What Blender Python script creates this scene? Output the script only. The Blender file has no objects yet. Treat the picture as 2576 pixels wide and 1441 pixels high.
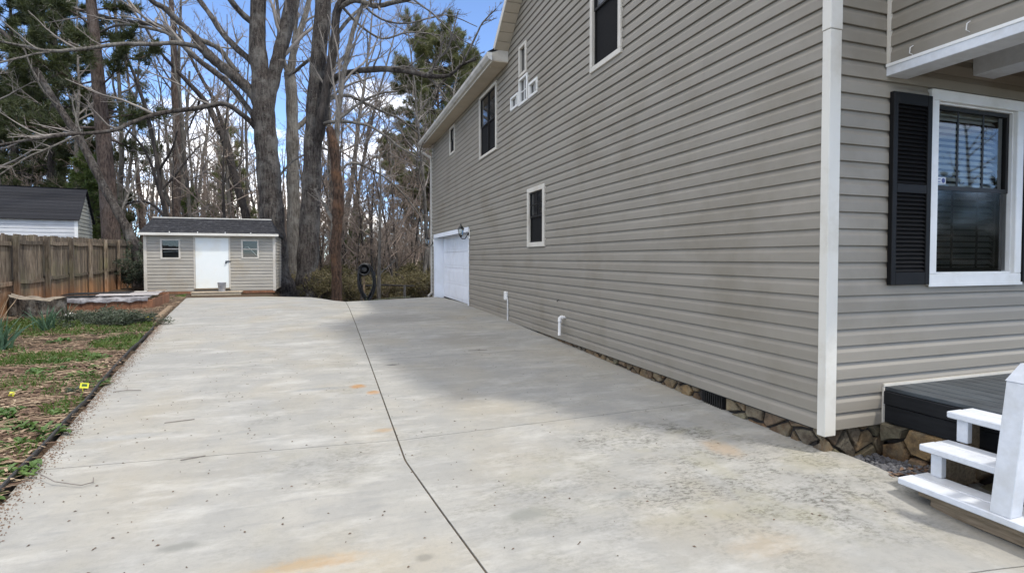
import bpy, bmesh, math, random
import numpy as np
from mathutils import Vector, Matrix

sc = bpy.context.scene
col = sc.collection
R = math.radians

# ------------------------------------------------------------------ camera
CAM_H = 1.47
YAW = R(18.8)
FPX, FW = 1345.0, 2576.0
PITCH = math.atan(35.5 / FPX)
cam_d = bpy.data.cameras.new('camera')
cam = bpy.data.objects.new('camera', cam_d)
col.objects.link(cam)
cam.location = (0, 0, CAM_H)
cam.rotation_euler = (math.pi / 2 - PITCH, 0, -YAW)
cam_d.sensor_width = 36.0
cam_d.sensor_fit = 'HORIZONTAL'
cam_d.lens = 36.0 * FPX / FW
cam_d.shift_y = -35.0 / FW
cam_d.clip_start = 0.05
cam_d.clip_end = 1500
sc.camera = cam

# ------------------------------------------------------------------ light
SUN = Vector((0.385, -0.45, 1.0)).normalized()          # towards the sun
sun_d = bpy.data.lights.new('sun', 'SUN')
sun_d.energy = 1.3
sun_d.angle = R(4.0)
sun_d.color = (1.0, 0.95, 0.87)
sun = bpy.data.objects.new('sun', sun_d)
col.objects.link(sun)
sun.rotation_euler = (-SUN).to_track_quat('-Z', 'Y').to_euler()
sun.location = (10, -10, 30)

world = bpy.data.worlds.new('World')
sc.world = world
world.use_nodes = True
wn, wl = world.node_tree.nodes, world.node_tree.links
wn.clear()
w_out = wn.new('ShaderNodeOutputWorld')
w_bg = wn.new('ShaderNodeBackground')
w_sky = wn.new('ShaderNodeTexSky')
w_sky.sky_type = 'NISHITA'
w_sky.sun_disc = False
w_sky.sun_elevation = math.asin(SUN.z)
w_sky.sun_rotation = math.atan2(SUN.x, SUN.y)
w_sky.air_density = 0.7
w_sky.dust_density = 0.0
w_sky.ozone_density = 3.2
w_sky.altitude = 1500
CLOUD_SEED = 6.4
# cumulus: noise on a flat cloud deck, thick towards the horizon because the deck is seen edge-on
tc = wn.new('ShaderNodeTexCoord')
sep = wn.new('ShaderNodeSeparateXYZ')
wl.new(tc.outputs['Generated'], sep.inputs[0])
zz = wn.new('ShaderNodeMath'); zz.operation = 'MAXIMUM'; zz.inputs[1].default_value = 0.0
wl.new(sep.outputs['Z'], zz.inputs[0])
za = wn.new('ShaderNodeMath'); za.operation = 'ADD'; za.inputs[1].default_value = 0.18
wl.new(zz.outputs[0], za.inputs[0])
dvx = wn.new('ShaderNodeMath'); dvx.operation = 'DIVIDE'
dvy = wn.new('ShaderNodeMath'); dvy.operation = 'DIVIDE'
wl.new(sep.outputs['X'], dvx.inputs[0]); wl.new(za.outputs[0], dvx.inputs[1])
wl.new(sep.outputs['Y'], dvy.inputs[0]); wl.new(za.outputs[0], dvy.inputs[1])
cmb = wn.new('ShaderNodeCombineXYZ')
cmb.inputs[2].default_value = CLOUD_SEED
wl.new(dvx.outputs[0], cmb.inputs[0]); wl.new(dvy.outputs[0], cmb.inputs[1])
cn = wn.new('ShaderNodeTexNoise')
cn.inputs['Scale'].default_value = 0.9
cn.inputs['Detail'].default_value = 8
cn.inputs['Roughness'].default_value = 0.58
wl.new(cmb.outputs[0], cn.inputs['Vector'])
crmp = wn.new('ShaderNodeValToRGB')
crmp.color_ramp.elements[0].position = 0.49
crmp.color_ramp.elements[1].position = 0.64
wl.new(cn.outputs['Fac'], crmp.inputs['Fac'])
cmix = wn.new('ShaderNodeMix'); cmix.data_type = 'RGBA'
wl.new(crmp.outputs['Color'], cmix.inputs['Factor'])
wl.new(w_sky.outputs['Color'], cmix.inputs['A'])
cmix.inputs['B'].default_value = (9.8, 9.3, 8.6, 1)
wl.new(cmix.outputs['Result'], w_bg.inputs['Color'])
w_bg.inputs['Strength'].default_value = 0.15
wl.new(w_bg.outputs[0], w_out.inputs['Surface'])

sc.view_settings.view_transform = 'Standard'
sc.view_settings.look = 'None'
sc.view_settings.exposure = 1.27
sc.view_settings.gamma = 1.0
sc.view_settings.use_curve_mapping = False
sc.cycles.max_bounces = 6
sc.cycles.transparent_max_bounces = 12

# ------------------------------------------------------------------ place helpers
c_r = np.array([math.cos(YAW), -math.sin(YAW), 0])
c_h = np.array([math.sin(YAW), math.cos(YAW), 0])
c_f = c_h * math.cos(PITCH) - np.array([0, 0, 1]) * math.sin(PITCH)
c_u = np.cross(c_r, c_f)


def at(x, y, d):
    """bearing measured on the photograph plus a distance -> point in the yard"""
    return np.array([0, 0, CAM_H]) + d * (c_f + c_r * (x - 1288) / FPX + c_u * (685.5 - y) / FPX)


def lerp_table(t, v):
    return float(np.interp(v, [a for a, b in t], [b for a, b in t]))


def smooth(a, b, v):
    t = min(1, max(0, (v - a) / (b - a)))
    return t * t * (3 - 2 * t)


DR = [(-8, -0.10), (0, -0.02), (3, 0.0), (5, 0.045), (7.4, 0.11), (11, 0.19), (14, 0.215), (16.5, 0.18), (19.3, 0.09), (21, 0.06)]
DL = [(-8, -0.10), (0, -0.02), (3, 0.0), (5, 0.045), (7.4, 0.10), (11, 0.15), (14, 0.19), (20, 0.175), (24, 0.17)]


def drive_z(x, y):
    w = smooth(-0.6, 2.5, -x)
    z = lerp_table(DR, y) * (1 - w) + lerp_table(DL, y) * w
    return z - 0.075 * smooth(2.7, 3.45, x) * smooth(0, 0.9, 2.85 - y)


def left_edge(y):
    return -1.21 - 0.163 * y if y > -4 else -0.56


def joint_x(y):
    if y > 3.85:
        return 0.50 - 0.005 * (y - 4)
    return 0.50 + 0.125 * (3.85 - y)


def far_edge(x):
    if x < -0.62:
        return 19.9 + 0.03 * (-0.62 - x)
    if x < 0.5:
        t = (x + 0.62) / 1.12
        return 19.9 - (3.1 * smooth(0, 1, t))
    return 16.8 + (x - 0.5) * 0.70


def in_drive(x, y, m=0.0):
    if x < left_edge(y) - m or y < -6:
        return False
    if y > far_edge(x) + m:
        return False
    if y > 2.95 and x > 3.6:
        return False
    if 2.45 < y <= 2.95 and x > 3.72:
        return False
    return True


def vnoise(x, y, s=0):
    return (math.sin(x * 1.7 + s) * math.cos(y * 1.3 - s * 2) + math.sin(x * 3.9 + y * 2.7 + s * 3) * 0.5 + math.sin(x * 8.3 - y * 7.1 + s) * 0.25) / 1.75


def ground_z(x, y):
    le = left_edge(y)
    z = drive_z(x, y)
    if x < le:
        d = le - x
        z = drive_z(le, y) + 0.02 + 0.10 * smooth(0.3, 4.5, d) * smooth(8, 20, y) + 0.02 * vnoise(x * 1.2, y * 1.2, 1) * smooth(0, 0.5, d)
        z += 0.05 * smooth(19, 24, y)
    elif in_drive(x, y, 0.02):
        z -= 0.10
    if x > -1.9 or y > 24:
        if x > left_edge(y):
            fe = far_edge(min(max(x, left_edge(y)), 3.6))
            if y > fe:
                d = y - fe
                z = drive_z(x, fe) - 0.06 - 0.10 * smooth(0, 0.6, d) - 0.055 * max(0, d - 0.3) - 0.05 * smooth(2, 20, d) * d * 0.6
                z += 0.05 * vnoise(x, y, 2)
                if x < -1.9:
                    z = z * smooth(-3.5, -1.5, x) + 0.18 * (1 - smooth(-3.5, -1.5, x))
    if y > 26:
        far = (y - 26)
        lowr = -0.35 - 0.075 * min(far, 45)
        lowl = 0.25 - 0.02 * min(far, 60)
        t = smooth(-12, 2, x)
        w = smooth(0, 5, far)
        z = z * (1 - w) + (lowl * (1 - t) + lowr * t + 0.12 * vnoise(x * 0.3, y * 0.3, 4)) * w
    if x > 3.5 and 2.9 < y < 19.6:
        z -= 0.35
    if 3.4 < x < 4.4 and 2.2 < y < 3.2:
        z = -0.13
    return z


# ------------------------------------------------------------------ materials
def new_mat(name):
    m = bpy.data.materials.new(name)
    m.use_nodes = True
    n = m.node_tree.nodes
    n.clear()
    out = n.new('ShaderNodeOutputMaterial')
    b = n.new('ShaderNodeBsdfPrincipled')
    m.node_tree.links.new(b.outputs[0], out.inputs[0])
    return m, n, m.node_tree.links, b


def noise_node(n, l, vec, scale, detail=4, rough=0.55, stretch=None):
    t = n.new('ShaderNodeTexNoise')
    t.inputs['Scale'].default_value = scale
    t.inputs['Detail'].default_value = detail
    t.inputs['Roughness'].default_value = rough
    if stretch:
        mp = n.new('ShaderNodeMapping')
        mp.inputs['Scale'].default_value = stretch
        l.new(vec, mp.inputs[0]); vec = mp.outputs[0]
    l.new(vec, t.inputs['Vector'])
    return t.outputs['Fac']


def ramp(n, l, fac, stops):
    r = n.new('ShaderNodeValToRGB')
    e = r.color_ramp.elements
    while len(e) < len(stops):
        e.new(0.5)
    for q, (p, c) in zip(e, stops):
        q.position = p
        q.color = (c, c, c, 1) if isinstance(c, (int, float)) else (*c, 1)
    l.new(fac, r.inputs['Fac'])
    return r.outputs['Color']


def mixc(n, l, fac, a, b, mode='MIX'):
    m = n.new('ShaderNodeMix'); m.data_type = 'RGBA'; m.blend_type = mode
    for s, v in (('Factor', fac), ('A', a), ('B', b)):
        if isinstance(v, (int, float)):
            m.inputs[s].default_value = v if s == 'Factor' else (v, v, v, 1)
        elif isinstance(v, tuple):
            m.inputs[s].default_value = (*v, 1)
        else:
            l.new(v, m.inputs[s])
    return m.outputs['Result']


def math_n(n, l, op, a, b=None):
    m = n.new('ShaderNodeMath'); m.operation = op
    for i, v in enumerate((a, b)):
        if v is None:
            continue
        if isinstance(v, (int, float)):
            m.inputs[i].default_value = v
        else:
            l.new(v, m.inputs[i])
    return m.outputs[0]


def bump(n, l, b, h, strength, dist=0.01):
    bp = n.new('ShaderNodeBump')
    bp.inputs['Strength'].default_value = strength
    bp.inputs['Distance'].default_value = dist
    l.new(h, bp.inputs['Height'])
    l.new(bp.outputs[0], b.inputs['Normal'])


def mat(name, c1, c2, scale=6.0, rough=0.7, bumps=0.0, bdist=0.01, stretch=None, detail=5, coord='world',
        dirt=None, dirt_scale=1.5, vary=0.0, spec=0.4, lo=0.35, hi=0.65):
    m, n, l, b = new_mat(name)
    if coord == 'world':
        v = n.new('ShaderNodeNewGeometry').outputs['Position']
    else:
        v = n.new('ShaderNodeTexCoord').outputs['Object']
    f = noise_node(n, l, v, scale, detail, 0.6, stretch)
    c = ramp(n, l, f, [(lo, c1), (hi, c2)])
    if dirt:
        d = noise_node(n, l, v, dirt_scale, 6, 0.65)
        c = mixc(n, l, ramp(n, l, d, [(0.50, 0.0), (0.72, 0.8)]), c, dirt)
    if vary:
        oi = n.new('ShaderNodeObjectInfo')
        hv = n.new('ShaderNodeHueSaturation')
        mr = n.new('ShaderNodeMapRange')
        mr.inputs['To Min'].default_value = 1 - vary
        mr.inputs['To Max'].default_value = 1 + vary
        l.new(oi.outputs['Random'], mr.inputs['Value'])
        l.new(mr.outputs[0], hv.inputs['Value'])
        l.new(c, hv.inputs['Color'])
        c = hv.outputs['Color']
    l.new(c, b.inputs['Base Color'])
    b.inputs['Roughness'].default_value = rough
    b.inputs['Specular IOR Level'].default_value = spec
    if bumps:
        f2 = noise_node(n, l, v, scale * 2.3, 6, 0.65, stretch)
        bump(n, l, b, f2, bumps, bdist)
    return m


M = {}
M['siding'] = mat('siding', (0.222, 0.202, 0.166), (0.246, 0.224, 0.186), 1.1, 0.55, 0.10, 0.002, (1, 1, 6), dirt=(0.178, 0.155, 0.116), dirt_scale=0.9, vary=0.035)
M['shed_siding'] = mat('shed_siding', (0.325, 0.305, 0.262), (0.37, 0.348, 0.30), 1.6, 0.6, 0.1, 0.002, dirt=(0.33, 0.28, 0.20), dirt_scale=1.3, vary=0.03)
M['white'] = mat('white_vinyl', (0.66, 0.66, 0.64), (0.72, 0.72, 0.70), 3.0, 0.45, dirt=(0.56, 0.55, 0.50), dirt_scale=2.5)
M['cream'] = mat('cream_trim', (0.50, 0.47, 0.41), (0.56, 0.53, 0.47), 3.0, 0.5, dirt=(0.42, 0.38, 0.31), dirt_scale=2.0)
M['corner'] = mat('corner_vinyl', (0.56, 0.54, 0.485), (0.61, 0.59, 0.53), 2.0, 0.5, dirt=(0.43, 0.39, 0.31), dirt_scale=1.6, stretch=(1, 1, 0.5))
M['gutter'] = mat('gutter_metal', (0.40, 0.385, 0.35), (0.50, 0.48, 0.44), 2.0, 0.45, dirt=(0.25, 0.24, 0.22), dirt_scale=3, stretch=(1, 1, 4))
M['paint'] = mat('white_paint', (0.54, 0.565, 0.60), (0.60, 0.625, 0.66), 4.0, 0.5, 0.15, 0.002, (1, 6, 6), dirt=(0.45, 0.455, 0.45), dirt_scale=4)
M['door_white'] = mat('door_white', (0.74, 0.78, 0.76), (0.78, 0.81, 0.79), 2.0, 0.5, dirt=(0.68, 0.68, 0.60), dirt_scale=1.0)
M['garage_white'] = mat('garage_white', (0.72, 0.75, 0.80), (0.76, 0.79, 0.84), 2.0, 0.45, dirt=(0.64, 0.66, 0.68), dirt_scale=1.5)
M['black'] = mat('black_paint', (0.0035, 0.0035, 0.004), (0.006, 0.006, 0.0065), 9.0, 0.6, 0.2, 0.002, spec=0.2)
M['black_metal'] = mat('black_metal', (0.010, 0.010, 0.011), (0.02, 0.02, 0.02), 20.0, 0.35)
M['sash'] = mat('dark_sash', (0.007, 0.006, 0.0055), (0.011, 0.010, 0.009), 9.0, 0.5, spec=0.25)
M['screen'] = mat('insect_screen', (0.006, 0.006, 0.0065), (0.009, 0.009, 0.0095), 40.0, 0.8, spec=0.15)
M['deck'] = mat('deck_paint', (0.040, 0.048, 0.054), (0.064, 0.074, 0.082), 6.0, 0.55, 0.3, 0.003, (8, 1, 8), dirt=(0.012, 0.012, 0.013), dirt_scale=3, vary=0.15)
M['fascia_black'] = mat('black_board', (0.007, 0.0075, 0.009), (0.012, 0.013, 0.015), 5.0, 0.6, 0.3, 0.003, (6, 1, 8), spec=0.25)
M['raw_wood'] = mat('raw_wood', (0.16, 0.12, 0.075), (0.27, 0.21, 0.14), 7.0, 0.85, 0.5, 0.004, (8, 1, 8))
M['pale_wood'] = mat('pale_wood', (0.36, 0.30, 0.21), (0.50, 0.43, 0.33), 6.0, 0.85, 0.4, 0.003, (1, 8, 8))
M['interior'] = mat('dark_room', (0.03, 0.03, 0.032), (0.04, 0.04, 0.042), 2.0, 0.9)
M['blind'] = mat('blind_slat', (0.36, 0.36, 0.34), (0.41, 0.41, 0.39), 4.0, 0.6)
M['soffit'] = mat('soffit', (0.42, 0.365, 0.285), (0.47, 0.41, 0.325), 3.0, 0.6, dirt=(0.38, 0.34, 0.27), dirt_scale=2)
M['ceiling'] = mat('porch_ceiling', (0.36, 0.31, 0.24), (0.42, 0.37, 0.30), 3.0, 0.7)
M['shingle'] = mat('roof_shingle', (0.013, 0.0135, 0.016), (0.026, 0.027, 0.031), 60.0, 0.9, 0.5, 0.004, vary=0.2, spec=0.2)
M['shed_shingle'] = mat('worn_shingle', (0.012, 0.0125, 0.015), (0.024, 0.025, 0.029), 40.0, 0.9, 0.5, 0.004, vary=0.15, spec=0.2, dirt=(0.07, 0.07, 0.075), dirt_scale=9.0)
M['mortar'] = mat('mortar', (0.022, 0.018, 0.015), (0.045, 0.038, 0.032), 14.0, 0.95, 0.5, 0.01)
M['gravel'] = mat('gravel', (0.10, 0.10, 0.11), (0.20, 0.20, 0.21), 30.0, 0.8, vary=0.4)
M['steel'] = mat('galvanised', (0.30, 0.31, 0.33), (0.42, 0.43, 0.46), 10.0, 0.4)
M['steel'].node_tree.nodes['Principled BSDF'].inputs['Metallic'].default_value = 0.15
M['edging'] = mat('black_edging', (0.010, 0.010, 0.010), (0.025, 0.024, 0.022), 12.0, 0.5, 0.3, 0.004)
M['timber'] = mat('timber', (0.16, 0.11, 0.065), (0.26, 0.19, 0.12), 6.0, 0.9, 0.6, 0.006, (6, 1, 6))
M['redboard'] = mat('red_board', (0.17, 0.075, 0.038), (0.25, 0.12, 0.065), 5.0, 0.8, 0.3, 0.003, (6, 6, 1), vary=0.15, dirt=(0.11, 0.06, 0.04), dirt_scale=3)
M['grey_board'] = mat('grey_board', (0.24, 0.22, 0.21), (0.38, 0.36, 0.35), 5.0, 0.85, 0.4, 0.003, (1, 8, 8), vary=0.2)
M['plastic_sheet'] = mat('plastic_sheet', (0.10, 0.095, 0.10), (0.34, 0.33, 0.335), 4.0, 0.45, 0.4, 0.02, (1, 1, 1), lo=0.42, hi=0.62)
M['yellow'] = mat('yellow_tag', (0.62, 0.60, 0.03), (0.70, 0.68, 0.05), 8.0, 0.5)
M['lead'] = mat('blue_print', (0.02, 0.03, 0.14), (0.025, 0.04, 0.18), 8.0, 0.5)
M['whitestone'] = mat('white_stone', (0.45, 0.43, 0.41), (0.62, 0.60, 0.58), 12.0, 0.9, 0.4, 0.01)
M['stumpwood'] = mat('stump_bark', (0.018, 0.014, 0.011), (0.11, 0.09, 0.07), 7.0, 0.95, 1.0, 0.05, (2, 2, 0.6), dirt=(0.25, 0.24, 0.21), dirt_scale=5, lo=0.42, hi=0.62)
M['stumptop'] = mat('stump_top', (0.17, 0.135, 0.10), (0.30, 0.26, 0.20), 8.0, 0.9, 0.5, 0.01)
M['hose'] = mat('black_hose', (0.006, 0.006, 0.007), (0.012, 0.012, 0.013), 12.0, 0.4)
M['hose_green'] = mat('green_hose', (0.10, 0.11, 0.06), (0.15, 0.16, 0.09), 12.0, 0.5)
M['pvc'] = mat('pvc', (0.58, 0.57, 0.55), (0.64, 0.63, 0.61), 6.0, 0.4)


def stone_mat():
    m, n, l, b = new_mat('field_stone')
    v = n.new('ShaderNodeNewGeometry').outputs['Position']
    oi = n.new('ShaderNodeObjectInfo')
    base = ramp(n, l, oi.outputs['Random'], [(0.0, (0.20, 0.115, 0.045)), (0.17, (0.085, 0.055, 0.032)), (0.33, (0.25, 0.165, 0.075)), (0.5, (0.15, 0.13, 0.095)), (0.67, (0.22, 0.125, 0.06)), (0.83, (0.19, 0.175, 0.10)), (1.0, (0.10, 0.085, 0.07))])
    f = noise_node(n, l, v, 9, 7, 0.7)
    c = mixc(n, l, ramp(n, l, f, [(0.42, 0.0), (0.62, 0.85)]), base, (0.055, 0.038, 0.024))
    f3 = noise_node(n, l, v, 6, 5)
    c = mixc(n, l, ramp(n, l, f3, [(0.5, 0.0), (0.68, 0.6)]), c, (0.25, 0.215, 0.14))
    l.new(c, b.inputs['Base Color'])
    b.inputs['Roughness'].default_value = 0.85
    bump(n, l, b, noise_node(n, l, v, 16, 7, 0.7), 1.0, 0.03)
    return m


M['stone'] = stone_mat()


def fence_mat():
    m, n, l, b = new_mat('weathered_fence')
    v = n.new('ShaderNodeNewGeometry').outputs['Position']
    f = noise_node(n, l, v, 5, 6, 0.6, (6, 6, 0.7))
    c = ramp(n, l, f, [(0.36, (0.035, 0.025, 0.017)), (0.52, (0.115, 0.088, 0.060)), (0.68, (0.20, 0.17, 0.13))])
    f2 = noise_node(n, l, v, 1.1, 4)
    c = mixc(n, l, ramp(n, l, f2, [(0.5, 0.0), (0.7, 0.55)]), c, (0.13, 0.125, 0.055))          # green algae
    # red clay splashed on the foot of the boards
    s = n.new('ShaderNodeSeparateXYZ'); l.new(v, s.inputs[0])
    nz = math_n(n, l, 'ADD', s.outputs['Z'], math_n(n, l, 'MULTIPLY', noise_node(n, l, v, 1.3, 4), -0.9))
    c = mixc(n, l, ramp(n, l, nz, [(0.0, 0.75), (0.5, 0.0)]), c, (0.25, 0.115, 0.045))
    oi = n.new('ShaderNodeObjectInfo')
    hv = n.new('ShaderNodeHueSaturation')
    mr = n.new('ShaderNodeMapRange'); mr.inputs['To Min'].default_value = 0.7; mr.inputs['To Max'].default_value = 1.7
    l.new(oi.outputs['Random'], mr.inputs['Value']); l.new(mr.outputs[0], hv.inputs['Value']); l.new(c, hv.inputs['Color'])
    l.new(hv.outputs['Color'], b.inputs['Base Color'])
    b.inputs['Roughness'].default_value = 0.9
    bump(n, l, b, f, 0.5, 0.008)
    return m


M['fence'] = fence_mat()


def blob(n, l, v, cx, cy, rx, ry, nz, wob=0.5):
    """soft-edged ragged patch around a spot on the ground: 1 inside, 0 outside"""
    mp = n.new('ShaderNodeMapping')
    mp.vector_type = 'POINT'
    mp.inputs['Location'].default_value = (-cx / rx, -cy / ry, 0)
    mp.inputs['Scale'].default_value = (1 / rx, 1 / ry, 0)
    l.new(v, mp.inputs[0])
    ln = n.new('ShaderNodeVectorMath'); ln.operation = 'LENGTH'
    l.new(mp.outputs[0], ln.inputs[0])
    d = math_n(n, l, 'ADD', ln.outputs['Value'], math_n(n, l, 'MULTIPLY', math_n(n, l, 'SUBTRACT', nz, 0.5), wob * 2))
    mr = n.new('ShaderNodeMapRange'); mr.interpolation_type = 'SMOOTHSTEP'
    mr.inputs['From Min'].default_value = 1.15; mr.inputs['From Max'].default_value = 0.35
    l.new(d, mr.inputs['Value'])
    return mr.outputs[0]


def concrete_mat():
    m, n, l, b = new_mat('driveway_concrete')
    v = n.new('ShaderNodeNewGeometry').outputs['Position']
    big = noise_node(n, l, v, 0.55, 5, 0.6)
    mid = noise_node(n, l, v, 2.4, 6, 0.65)
    fine = noise_node(n, l, v, 18, 6, 0.7)
    grit = noise_node(n, l, v, 130, 3, 0.7)
    c = ramp(n, l, big, [(0.3, (0.385, 0.385, 0.37)), (0.5, (0.425, 0.42, 0.395)), (0.7, (0.455, 0.44, 0.40))])
    c = mixc(n, l, ramp(n, l, mid, [(0.42, 0.0), (0.62, 0.5)]), c, (0.33, 0.335, 0.33))
    c = mixc(n, l, ramp(n, l, mid, [(0.28, 0.45), (0.40, 0.0)]), c, (0.50, 0.495, 0.47))
    # brush streaks across the slab
    st = noise_node(n, l, v, 3.0, 5, 0.6, (1.0, 4.5, 1))
    c = mixc(n, l, ramp(n, l, st, [(0.52, 0.0), (0.70, 0.5)]), c, (0.30, 0.305, 0.305))
    # faint tan / iron tint in patches
    tan = noise_node(n, l, v, 0.8, 4, 0.5, (1.3, 0.8, 1))
    c = mixc(n, l, ramp(n, l, tan, [(0.48, 0.0), (0.72, 0.55)]), c, (0.44, 0.395, 0.305))
    # lichen and grime: speckled, thick by the steps and in a few worn patches
    zone = blob(n, l, v, 2.75, 2.75, 1.35, 1.0, mid, 0.55)
    zone2 = blob(n, l, v, 2.55, 3.75, 1.0, 0.45, mid, 0.5)
    zone3 = blob(n, l, v, 0.1, 4.0, 0.8, 0.45, mid, 0.6)
    zone4 = blob(n, l, v, 1.5, 3.0, 1.0, 0.9, mid, 0.7)
    gen = ramp(n, l, noise_node(n, l, v, 1.3, 5, 0.6), [(0.48, 0.0), (0.68, 0.42)])
    z = math_n(n, l, 'MAXIMUM', zone, math_n(n, l, 'MULTIPLY', zone2, 1.0))
    z = math_n(n, l, 'MAXIMUM', z, math_n(n, l, 'MULTIPLY', zone3, 0.45))
    z = math_n(n, l, 'MAXIMUM', z, math_n(n, l, 'MULTIPLY', zone4, 0.5))
    z = math_n(n, l, 'MAXIMUM', z, gen)
    lich = noise_node(n, l, v, 26, 7, 0.75, (0.8, 1.5, 1))
    worn = noise_node(n, l, v, 3.4, 4, 0.6)
    sp = math_n(n, l, 'MULTIPLY', ramp(n, l, lich, [(0.47, 0.0), (0.57, 1.0)]), ramp(n, l, worn, [(0.40, 0.0), (0.56, 1.0)]))
    c = mixc(n, l, math_n(n, l, 'MULTIPLY', z, math_n(n, l, 'MULTIPLY', sp, 0.82)), c, (0.125, 0.125, 0.105))
    yel = ramp(n, l, noise_node(n, l, v, 2.2, 4), [(0.5, 0.0), (0.65, 1.0)])
    c = mixc(n, l, math_n(n, l, 'MULTIPLY', math_n(n, l, 'MULTIPLY', z, yel), 0.30), c, (0.34, 0.32, 0.19))
    # rust spots and damp marks
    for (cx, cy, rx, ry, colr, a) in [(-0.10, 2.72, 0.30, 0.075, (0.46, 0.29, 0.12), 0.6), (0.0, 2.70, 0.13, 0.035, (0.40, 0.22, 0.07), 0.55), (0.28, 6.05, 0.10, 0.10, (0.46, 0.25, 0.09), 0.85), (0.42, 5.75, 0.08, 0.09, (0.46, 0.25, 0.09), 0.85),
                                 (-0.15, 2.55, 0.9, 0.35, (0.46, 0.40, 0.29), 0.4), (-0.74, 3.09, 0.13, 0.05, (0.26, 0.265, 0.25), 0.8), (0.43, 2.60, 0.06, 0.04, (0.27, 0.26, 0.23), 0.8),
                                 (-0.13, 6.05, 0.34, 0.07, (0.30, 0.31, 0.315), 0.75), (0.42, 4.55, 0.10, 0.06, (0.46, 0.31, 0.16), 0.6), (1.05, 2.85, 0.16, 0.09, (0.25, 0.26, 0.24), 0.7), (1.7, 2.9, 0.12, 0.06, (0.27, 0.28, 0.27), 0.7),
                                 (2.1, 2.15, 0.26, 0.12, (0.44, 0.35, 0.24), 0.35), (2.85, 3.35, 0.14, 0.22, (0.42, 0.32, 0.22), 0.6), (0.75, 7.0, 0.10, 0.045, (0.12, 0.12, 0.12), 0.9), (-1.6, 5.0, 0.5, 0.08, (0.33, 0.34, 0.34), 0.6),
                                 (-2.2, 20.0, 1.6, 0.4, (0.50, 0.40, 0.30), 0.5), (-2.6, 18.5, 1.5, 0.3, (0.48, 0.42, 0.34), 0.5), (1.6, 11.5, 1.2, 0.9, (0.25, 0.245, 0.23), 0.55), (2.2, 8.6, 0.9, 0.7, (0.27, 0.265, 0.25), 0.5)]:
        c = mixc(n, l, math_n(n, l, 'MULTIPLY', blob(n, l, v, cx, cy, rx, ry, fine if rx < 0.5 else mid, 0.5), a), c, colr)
    # grime along the joints: distance to the long joint
    c = mixc(n, l, ramp(n, l, fine, [(0.52, 0.0), (0.76, 0.45)]), c, (0.28, 0.28, 0.265))
    c = mixc(n, l, ramp(n, l, grit, [(0.30, 0.35), (0.42, 0.0)]), c, (0.26, 0.255, 0.24))
    c = mixc(n, l, 1.0, c, (0.70, 0.695, 0.672), 'MULTIPLY')
    pits = noise_node(n, l, v, 60, 4, 0.7)
    c = mixc(n, l, ramp(n, l, pits, [(0.62, 0.0), (0.70, 0.45)]), c, (0.20, 0.20, 0.19))
    pale = noise_node(n, l, v, 2.2, 7, 0.7, (0.7, 1.6, 1))
    c = mixc(n, l, ramp(n, l, pale, [(0.50, 0.0), (0.70, 0.38)]), c, (0.50, 0.495, 0.465))
    l.new(c, b.inputs['Base Color'])
    b.inputs['Roughness'].default_value = 0.88
    b.inputs['Specular IOR Level'].default_value = 0.3
    hgt = math_n(n, l, 'ADD', math_n(n, l, 'MULTIPLY', fine, 0.7), math_n(n, l, 'MULTIPLY', grit, 0.5))
    bump(n, l, b, hgt, 0.35, 0.006)
    return m


M['concrete'] = concrete_mat()


def earth_mat():
    m, n, l, b = new_mat('yard_earth')
    v = n.new('ShaderNodeNewGeometry').outputs['Position']
    f = noise_node(n, l, v, 9, 7, 0.7)
    c = ramp(n, l, f, [(0.3, (0.030, 0.021, 0.015)), (0.5, (0.070, 0.050, 0.034)), (0.7, (0.12, 0.090, 0.062))])
    f2 = noise_node(n, l, v, 45, 5, 0.7, (1, 2.2, 1))
    c = mixc(n, l, ramp(n, l, f2, [(0.52, 0.0), (0.68, 0.75)]), c, (0.24, 0.175, 0.115))
    f4 = noise_node(n, l, v, 1.7, 4)
    c = mixc(n, l, ramp(n, l, f4, [(0.55, 0.0), (0.72, 0.6)]), c, (0.055, 0.075, 0.022))
    f3 = noise_node(n, l, v, 0.5, 3)
    c = mixc(n, l, ramp(n, l, f3, [(0.5, 0.0), (0.7, 0.45)]), c, (0.14, 0.075, 0.04))
    l.new(c, b.inputs['Base Color'])
    b.inputs['Roughness'].default_value = 0.95
    b.inputs['Specular IOR Level'].default_value = 0.15
    bump(n, l, b, f2, 0.9, 0.03)
    return m


M['earth'] = earth_mat()


def bark_mat(name, dark, light, lichen, lf=0.5, vs=0.5, scale=5):
    m, n, l, b = new_mat(name)
    v = n.new('ShaderNodeNewGeometry').outputs['Position']
    f = noise_node(n, l, v, scale, 7, 0.7, (3.0, 3.0, vs))
    c = ramp(n, l, f, [(0.40, dark), (0.60, light)])
    f2 = noise_node(n, l, v, 1.6, 6, 0.65)
    c = mixc(n, l, ramp(n, l, f2, [(0.48, 0.0), (0.68, lf)]), c, lichen)
    f3 = noise_node(n, l, v, 16, 5, 0.7)
    c = mixc(n, l, ramp(n, l, f3, [(0.56, 0.0), (0.68, lf)]), c, lichen)
    l.new(c, b.inputs['Base Color'])
    b.inputs['Roughness'].default_value = 0.92
    b.inputs['Specular IOR Level'].default_value = 0.2
    bump(n, l, b, f, 0.9, 0.05)
    return m


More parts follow.
